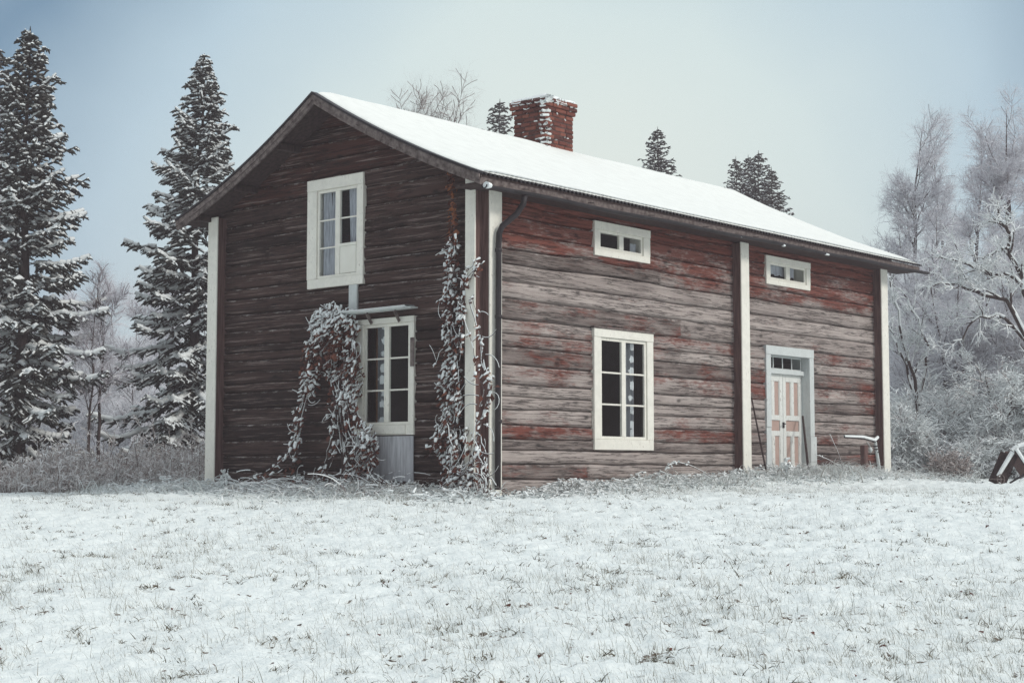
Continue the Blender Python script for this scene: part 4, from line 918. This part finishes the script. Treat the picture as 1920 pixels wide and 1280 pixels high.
# undergrowth below the left spruces, and a few stalks on the right
def brush(name, r, base, H, mat_, label, n_side=9, rr=.006, fr=(0, 1.), kind='stuff'):
    n = len(base); K = 5; lean = r.normal(size=(n, 2))*.10; t = np.linspace(0, 1, K)
    P = np.stack([np.column_stack([base[:, 0]+lean[:, 0]*H*tt+.08*H*tt*tt*r.normal(size=n)*.5, base[:, 1]+lean[:, 1]*H*tt+.08*H*tt*tt*r.normal(size=n)*.5, base[:, 2]+H*tt]) for tt in t], 1)
    Rr = np.full((n, K), rr)*np.linspace(1, .6, K)[None]
    P1, R1 = grow(r, P, Rr*2, n_side, .15, lambda pl, s: .10+.22*pl*(1.1-s), .75, 4, -.05, .2, rr*.8, .6); P2, R2 = grow(r, P1, R1*2, 3, .3, .09, .8, 2, -.05, .2, rr*1.1, .7)
    Vs = []; Fs = []; a_ = []; off = 0
    for p_, q, lo in ((P, Rr, 0), (P1, R1, .12), (P2, R2, .22)):
        V, F = poly_segs(p_, q, 3); Vs.append(V); Fs.append(F+off); off += len(V); a_.append(np.repeat(np.repeat(np.clip(r.uniform(fr[0]+lo, fr[1], len(p_)), 0, 1), p_.shape[1]-1), 6))
    o = mesh_np(name, np.vstack(Vs), np.vstack(Fs), mat_, attr={'rnd': np.concatenate(a_)})
    if kind: tag(o, label, None, kind=kind)
    return o
n = 1800; q = np.array([at(px, s) for px, s in zip(r.uniform(-60, 400, n), 25.4+3.4*vn(np.linspace(0, 40, n)*0+r.uniform(0, 9, n), 0., 5)*0+r.uniform(0, 1, n)**.8*7.5)]); q = q[vn(q[:, 0]*.8, q[:, 1]*.8, 58)*.75+.0 < np.clip(((q-CAM[:2])@FW-25.2)/3.2, 0.02, 1)+.12]; n = len(q); h = r.uniform(.2, .75, n)*(.25+1.6*fbm(q[:, 0]*.9, q[:, 1]*.9, 50, 3))*np.where(r.random(n) < .06, 1.7, 1); z = ground(q[:, 0], q[:, 1])-.03
brush('undergrowth', r, np.column_stack([q, z]), h, M['brush'], 'brown frosted undergrowth beneath the left spruces', 8, .0075, (.12, 1.))
n = 900; q = np.array([at(px, s) for px, s in zip(r.uniform(-60, 420, n), r.uniform(33, 44, n))]); h = r.uniform(.6, 1.5, n); z = ground(q[:, 0], q[:, 1])-.03
brush('frosted_scrub', r, np.column_stack([q, z]), h, M['twig'], 'pale frosted scrub further back at the left', 9, .010, (.2, 1.))
n = 500; q = np.array([at(px, s) for px, s in zip(r.uniform(1640, 2000, n), r.uniform(32, 38, n))]); h = r.uniform(.3, .9, n); z = ground(q[:, 0], q[:, 1])-.03
brush('snowy_scrub', r, np.column_stack([q, z]), h, M['twig_white'], 'low snowy scrub beneath the right hand trees', 8, .009, (.1, 1.))
n = 60; q = np.array([at(px, s) for px, s in zip(r.uniform(1740, 1812, n), r.uniform(30.6, 31.6, n))]); h = r.uniform(.25, .6, n); z = ground(q[:, 0], q[:, 1])-.03
brush('dead_nettles', r, np.column_stack([q, z]), h, M['brush'], 'brown dead nettle stalks right of the house corner', 9, .008, (0, .8))

# ------------------------------------------------------------------ creepers on the gable
def creeper(label, strands, leaf_spots, seed, snow_from):
    r = np.random.default_rng(seed); root = empty('climbing_vine', (-.2, 2.7 if seed == 91 else .5, 0)); tag(root, label, 'climbing vine')
    mb = MB(); sA = []; sB = []; sq = []; LP = []; LS = []; LW_ = []
    for pts, w, rad, k, lf, dx in strands:
        q0 = np.array([ray_x(px, py, dx-.03*(i_ % 3)) for i_, (px, py) in enumerate(pts)]); t = np.linspace(0, 1, len(q0)); m_ = max(8, 4*len(q0)); tt = np.linspace(0, 1, m_)
        for c in range(k):
            q = np.stack([np.interp(tt, t, q0[:, a]) for a in range(3)], 1)
            wob = np.cumsum(r.normal(size=(m_, 3)), 0)*np.array([.012, .03, .02])*w; wob -= wob[0]*1; q = q+wob*np.sin(tt*math.pi*.5)[:, None]+r.normal(size=3)*np.array([.03, .07, .03])*w; q[:, 0] = np.minimum(q[:, 0], -.03)
            mb.tube(q, np.linspace(rad, rad*.5, m_)*.75, 4, cap=False)
            on = (r.random(m_-1) < .5) & (q[:-1, 2] < snow_from); sA.append(q[:-1][on]+[0, 0, rad*.7]); sB.append(q[1:][on]+[0, 0, rad*.7]); sq.append(np.full(on.sum(), rad*.62+.001))
            n_ = int(lf*m_/8.); j = r.integers(0, m_, n_); LP.append(q[j]+r.normal(size=(n_, 3))*np.array([.035, .06, .05])*max(.6, w)); 
            # curling side tendrils
            for _ in range(max(1, int(m_/9))):
                b = q[r.integers(0, m_)]; a0 = r.uniform(0, 6.28); cv = r.uniform(-5, 5); ln = r.uniform(.12, .34); u = np.linspace(0, 1, 7); ang = a0+cv*u*.55
                dd = np.stack([-.25*np.ones(7)*r.random(), np.cos(ang), np.sin(ang)], 1)*ln/6; tp = b+np.cumsum(dd, 0); tp[:, 0] = np.minimum(tp[:, 0], -.04); mb.tube(tp, np.linspace(.0055, .003, 7), 3, cap=False)
                if b[2] < snow_from: sA.append(tp[:-1]+[0, 0, .006]); sB.append(tp[1:]+[0, 0, .006]); sq.append(np.full(6, .0050))
    mb.build('stem', M['stem'], root, smooth=True)
    for (cx, cy, rx, ry, n_, dx) in leaf_spots:
        a = r.uniform(0, 6.28, n_); d = np.sqrt(r.random(n_)); LP.append(np.array([ray_x(cx+rx*dd*math.cos(aa), cy+ry*dd*math.sin(aa), dx-r.random()*.30*(1-dd*dd)-.03) for aa, dd in zip(a, d)]))
    P = np.vstack(LP); n_ = len(P); ln = r.uniform(.032, .112, n_); wd = ln*r.uniform(.28, .45, n_)
    az_ = r.normal(math.pi, .9, n_); dn = r.uniform(.3, 1.3, n_); ax = np.stack([np.cos(az_)*np.cos(dn), np.sin(az_)*np.cos(dn), -np.sin(dn)], 1)
    sd = np.cross(ax, [0, 0, 1.]); sd /= np.linalg.norm(sd, axis=1)[:, None]+1e-9; nn = np.cross(sd, ax)
    a = P; b = P+ax*ln[:, None]; mL = P+ax*(ln*.42)[:, None]+sd*wd[:, None]-nn*(wd*.35)[:, None]; mR = P+ax*(ln*.42)[:, None]-sd*wd[:, None]-nn*(wd*.35)[:, None]
    V = np.stack([a, mL, b, mR], 1).reshape(-1, 3); i = np.arange(n_)*4; F = np.vstack([np.stack([i, i+1, i+2], 1), np.stack([i, i+2, i+3], 1)])
    hi = np.clip((P[:, 2]-snow_from)/.3, 0, 1) if seed != 91 else 0
    mesh_np('foliage', V, F, M['leaf'], root, attr={'rnd': np.repeat(np.clip(r.random(n_)*.75+.35*hi, 0, 1), 4)})
    pr = np.where(P[:, 2] < snow_from, np.clip(.60+.35*np.sin(P[:, 2]*11+P[:, 1]*7), .2, 1) if seed != 91 else np.clip(.50+.30*np.sin(P[:, 2]*9+P[:, 1]*4)+1.*(P[:, 2] > 2.30)-.45*((P[:, 2] > 1.7) & (P[:, 2] < 2.12)), .12, 1), np.clip(1-(P[:, 2]-snow_from)/.25, 0, 1)*.5)
    on = r.random(n_) < pr; a = P[on]+nn[on]*.012+[0, 0, .012]; b = a+ax[on]*(ln[on]*.75)[:, None]; V, F = segs(a, b, wd[on]*.72+.003, wd[on]*.40+.002, 6, .6)
    sA.append(np.zeros((0, 3))); A_ = np.vstack(sA); Bb = np.vstack(sB); q = np.concatenate(sq); V2, F2 = segs(A_, Bb, q, q, 4); mesh_np('snow', np.vstack([V, V2]), np.vstack([F, F2+len(V)]), M['snow'], root, smooth=True)
    for ch in root.children: ch.location = -root.location
creeper('bushy snow capped vine hanging over the gable beside the lower window', [
    (((640, 930), (648, 860), (640, 780), (632, 700), (625, 620), (622, 585)), .8, .016, 5, 2, -.08),
    (((612, 600), (588, 640), (573, 690), (578, 740), (566, 790), (560, 840), (548, 870), (520, 895), (486, 908)), .5, .011, 3, 15, -.15),
    (((640, 690), (632, 760), (626, 820), (614, 870), (598, 912)), .5, .011, 3, 7, -.18),
    (((660, 610), (668, 680), (660, 740), (672, 780), (690, 812), (702, 850), (684, 880), (700, 900), (735, 922)), .6, .012, 6, 13, -.22),
    (((648, 700), (655, 770), (664, 830), (668, 870), (650, 935)), .6, .012, 4, 10, -.22),
    (((700, 830), (668, 850), (655, 880), (684, 898), (726, 925)), .6, .014, 5, 7, -.30),
    (((578, 745), (556, 770), (548, 800), (552, 840)), .4, .008, 2, 9, -.12),
    (((640, 900), (600, 915), (550, 900), (500, 905), (450, 915)), .8, .010, 4, 2, -.35),
    (((690, 925), (640, 918), (570, 935), (500, 948)), .9, .010, 5, 1, -.55),
    (((760, 940), (700, 905), (650, 925), (590, 950)), .9, .010, 5, 1, -.5)],
    [(628, 616, 46, 48, 620, -.08), (622, 665, 48, 48, 420, -.06), (662, 700, 22, 50, 170, -.08), (582, 690, 20, 55, 140, -.08), (640, 760, 30, 60, 90, -.06), (690, 840, 20, 45, 130, -.15)], 91, 9.)
creeper('tall thin creeper climbing beside the near white corner board, orange leaves at its top', [
    (((868, 945), (850, 880), (838, 820), (850, 760), (845, 700), (850, 640), (842, 560), (850, 500), (848, 430), (852, 380), (843, 325)), .35, .011, 3, 12, -.12),
    (((880, 945), (860, 890), (846, 830), (858, 760), (852, 690), (862, 620), (858, 560), (872, 520), (890, 500)), .5, .010, 3, 13, -.2),
    (((905, 940), (882, 900), (886, 840), (902, 780), (917, 730), (905, 690), (892, 630), (872, 560)), .4, .010, 4, 7, -.33),
    (((845, 760), (830, 800), (812, 830), (810, 850)), .3, .009, 2, 10, -.25),
    (((850, 640), (826, 660), (816, 690)), .2, .007, 1, 7, -.2), (((852, 520), (826, 560), (820, 575)), .2, .007, 1, 9, -.2),
    (((840, 945), (850, 900), (856, 850), (850, 800)), 1.0, .011, 5, 5, -.3), (((915, 945), (908, 900), (898, 860), (885, 820)), .7, .011, 5, 3, -.4), (((820, 950), (840, 910), (870, 880), (900, 900), (925, 940)), .8, .011, 5, 2, -.35)],
    [(850, 410, 9, 90, 85, -.05), (848, 480, 15, 60, 80, -.05), (847, 600, 19, 70, 150, -.05), (845, 730, 24, 75, 190, -.05), (838, 830, 24, 45, 110, -.08), (858, 905, 34, 40, 140, -.15)], 92, 3.32)
# brushwood lying against the foot of the gable
r = np.random.default_rng(95); PP = []; NB = 230
for k in range(NB):
    px = r.choice([r.uniform(430, 760), r.normal(690, 45), r.normal(520, 50)]); py = r.uniform(905, 950); b = ray_x(px, py, -r.uniform(.15, 1.15)); a0 = r.uniform(0, 6.28); ln = r.uniform(.25, .95); u = np.linspace(0, 1, 11); b[2] = float(ground(b[0], b[1]))-.03
    bend = np.cumsum(r.normal(0, .16, 11))+r.normal(0, .9)*u; el_ = r.uniform(-.1, 1.15)*(1-1.9*u*r.uniform(.5, 1.1))
    d = np.stack([.65*np.cos(a0+bend)*np.cos(el_), np.sin(a0+bend)*np.cos(el_), np.sin(el_)*.75], 1)*ln/10; q = b+np.cumsum(d, 0); q[:, 0] = np.minimum(q[:, 0], -.05); q[:, 2] = np.maximum(q[:, 2], ground(q[:, 0], q[:, 1])+.005); PP.append(q)
PP = np.array(PP); RR = np.full((NB, 11), .0045)*r.uniform(.5, 2.0, (NB, 1))*np.linspace(1.1, .5, 11)[None]; V, F = poly_segs(PP, RR, 5)
A_ = PP[:, :-1].reshape(-1, 3); B2 = PP[:, 1:].reshape(-1, 3); w_ = RR[:, :-1].ravel(); on = r.random(len(A_)) < .72; V2, F2 = segs(A_[on]+[0, 0, .7]*w_[on][:, None]*1.0, B2[on]+[0, 0, .7]*w_[on][:, None], w_[on]*1.25+.0015, w_[on]*1.15+.001, 5)
o = mesh_np('brushwood', np.vstack([V, V2]), np.vstack([F, F2+len(V)]), M['twig_white'], attr={'rnd': np.concatenate([np.full(len(V), .0), np.full(len(V2), 1.)])}); tag(o, 'tangle of snow covered fallen stems at the foot of the gable', kind='stuff')

# single weed stalks standing against the walls
def stalk(px, py0, y, path, label, heads=10, hr=.02, plane='y'):
    f = ray_y if plane == 'y' else ray_x
    q = np.array([f(a, b, y) for a, b in path]); base = q[0].copy(); root = empty('weed_stalk', tuple(base)); tag(root, label, 'weed', 'single weed stalks by the walls')
    t = np.linspace(0, 1, len(q)); tt = np.linspace(0, 1, 12); q = np.stack([np.interp(tt, t, q[:, k]) for k in range(3)], 1)-base
    m = MB(); m.tube(q, np.linspace(.008, .004, 12), 4); m.build('stem', M['stem'], root, smooth=True)
    r = np.random.default_rng(int(px)); j = 11-np.minimum(r.integers(0, 6, heads), r.integers(0, 6, heads)); a = q[j]+r.normal(size=(heads, 3))*hr; d = r.normal(size=(heads, 3))*hr
    V, F = segs(np.vstack([a, q[:-1]+[0, 0, .005]]), np.vstack([a+d+1e-4, q[1:]+[0, 0, .005]]), np.concatenate([np.full(heads, hr*.8), np.full(11, .007)]), np.concatenate([np.full(heads, hr*.5), np.full(11, .006)]), 5); mesh_np('snow', V, F, M['snow'], root, smooth=True)
stalk(1250, 905, -.35, ((1344, 905), (1325, 888), (1295, 872), (1270, 866), (1252, 873)), 'arching dead stalk with a drooping snowy head under the tall long wall window', 14, .022)
stalk(1380, 905, -.35, ((1386, 908), (1384, 895), (1379, 884)), 'short snowy stalk just left of the middle corner board', 12, .028)
stalk(1477, 905, -.75, ((1478, 915), (1474, 890), (1476, 868)), 'thick snowy seed stalk standing before the door', 26, .035)
stalk(1575, 890, -.55, ((1584, 890), (1572, 850), (1556, 814)), 'straight thin stalk leaning left, between door and pipe stand', 3, .008)
stalk(1560, 890, -.5, ((1580, 880), (1555, 862), (1532, 853)), 'low thin stalk bending left beside the door frame', 5, .012)
stalk(425, 960, -.9, ((428, 962), (428, 935), (424, 900), (420, 885)), 'upright snowy stalk in front of the left end of the gable', 16, .026, 'x')

# ------------------------------------------------------------------ sticks, pipe stand, cart
def stick(path, y, rad, label):
    q = np.array([ray_y(a, b, yy) for (a, b), yy in zip(path, y)]); root = bpy.data.objects
    m = MB(); m.tube(np.array([q[0], (q[0]+q[1])/2+[.005, .004, 0], q[1]])-q[0], [rad, rad*.95, rad*.8], 7); o = m.build('leaning_pole', M['dark_wood']); o.location = q[0]
    tag(o, label, 'pole', 'poles leaning on the wall by the door')
stick([(1440, 900), (1409, 745)], (-.35, -.06), .016, 'thin dark pole leaning on the wall between middle corner board and door')
stick([(1517, 892), (1505, 780)], (-.42, .02), .022, 'dark pole leaning inside the right door jamb')
p_ = lambda a, b, y=-.55: ray_y(a, b, y)
b0 = p_(1620, 893); b0[2] = float(ground(b0[0], b0[1])); ps = empty('pipe_stand', tuple(b0)); tag(ps, 'snowy bar on a wooden post and a white wrapped pipe, by the right house corner', 'pipe stand')
m = MB(); c = p_(1620, 832)-b0; m.box(c[0]-.055, c[0]+.055, c[1]-.05, c[1]+.05, -.2, c[2]-.02, .01); m.build('post', M['brown_board'], ps)
A = p_(1583, 819)-b0; B = p_(1618, 821)-b0; C_ = p_(1640, 827)-b0; D = p_(1646, 821)-b0
m = MB(); m.tube([A, B, C_, D], [.014, .022, .024, .02], 8); m.build('bar', M['black_metal'], ps, smooth=True)
V, F = segs([A+[0, 0, .016], B+[0, 0, .02], C_+[0, 0, .02]], [B+[0, 0, .02], C_+[0, 0, .02], D+[0, 0, .02]], [.020, .032, .034], [.03, .034, .028], 6); mesh_np('snow', V, F, M['snow'], ps.children[1], smooth=True)
E0 = p_(1641, 828)-b0; E1 = p_(1652, 892)-b0; m = MB(); m.tube([E0, E1-[0, 0, .1]], .030, 9); pipe = m.build('pipe', M['cool_white'], ps)
m = MB()
for k in range(3): q = E0+(E1-E0)*(.10+.09*k); m.tube([q, q+(E1-E0)*.035], .036, 9)
m.build('wrapping', M['black_metal'], pipe)
q0 = p_(1626, 828)-b0; q1 = p_(1632, 838)-b0; m = MB(); m.tube([q0, (q0+q1)/2+[.01, 0, 0], q1], .007, 5); u = np.linspace(0, 1, 8); m.tube(q1+np.stack([u*0, u*0, -.10*u], 1), .036*np.sin(np.clip(u*.9+.08, 0, 1)*math.pi)+.004, 9); m.build('hanging_float', M['cool_white'], ps)
# tipped cart at the right edge
c0 = at(1882, 28.5); cz = float(ground(*c0)); ct = empty('tipped_cart', (c0[0], c0[1], cz), YAW-math.pi/2); tag(ct, 'dark wooden cart tipped on end at the right edge, snow along its bars', 'cart')
k_ = 28.5/FPX; L_ = lambda px, py, y=0.: np.array([(px-1882)*k_, y, zat(py, 28.5)-cz])
m = MB(); a = (L_(1874, 897)+L_(1864, 897))/2; b = L_(1903, 846); 
m.bar(L_(1880, 902), L_(1906, 848), .62, .20, (0, 1, 0)) if False else m.bar(L_(1877, 905, .1), L_(1902, 848, .1), .05, .17, np.array([1, 0, .5])); m.build('side_panel', M['dark_wood'], ct)
m = MB(); m.bar(L_(1877, 905, .6), L_(1902, 848, .6), .05, .17, np.array([1, 0, .5])); m.build('side_panel', M['dark_wood'], ct)
m = MB(); m.bar(L_(1903, 846, .35), L_(1934, 892, .35), .62, .035); m.build('floor_board', M['brown_board'], ct)
m = MB(); m.tube([L_(1896, 847, 0), L_(1906, 838, .0), L_(1925, 833, .0), L_(1975, 832, .0)], .024, 8); m.tube([L_(1900, 843, -.05), L_(1926, 884, -.05)], .026, 8); m.tube([L_(1888, 905, -.05), L_(1935, 878, -.05)], .018, 7); fr = m.build('frame', M['black_metal'], ct, smooth=True)
V, F = segs([L_(1868, 892, 0), L_(1901, 841, -.05), L_(1895, 845, 0), L_(1906, 836, 0), L_(1925, 831, 0), L_(1905, 902, -.08)], [L_(1896, 847, 0), L_(1926, 881, -.05), L_(1906, 836, 0), L_(1925, 831, 0), L_(1975, 830, 0), L_(1930, 886, -.08)], [.035, .04, .045, .042, .04, .02], [.045, .035, .045, .042, .04, .02], 8); mesh_np('snow', V, F, M['snow'], ct, smooth=True)
a = np.linspace(0, 2*math.pi, 25); cw = L_(1870, 898, -.1); m = MB(); m.tube(cw+np.stack([.065*np.cos(a), a*0, .085*np.sin(a)], 1), .011, 6, cap=False)
for q in range(4): m.tube([cw, cw+[.065*math.cos(q*1.57), 0, .085*math.sin(q*1.57)]], .007, 5)
m.tube([cw-[0, .03, 0], cw+[0, .6, 0]], .016, 7); m.build('wheel', M['grey_board'], ct)

# ------------------------------------------------------------------ winter air
hz = bpy.data.materials.new('haze'); hz.use_nodes = True; nt = hz.node_tree; nt.nodes.clear(); o_ = N(nt, 'ShaderNodeOutputMaterial'); pv = N(nt, 'ShaderNodeVolumePrincipled')
pv.inputs['Color'].default_value = (.99, .87, .92, 1); pv.inputs['Density'].default_value = .0028; nt.links.new(pv.outputs[0], o_.inputs['Volume'])
m = MB(); m.box(-60, 110, -60, 110, -10.5, 18, 0.); hb = m.build('haze', hz); tag(hb, kind='stuff')
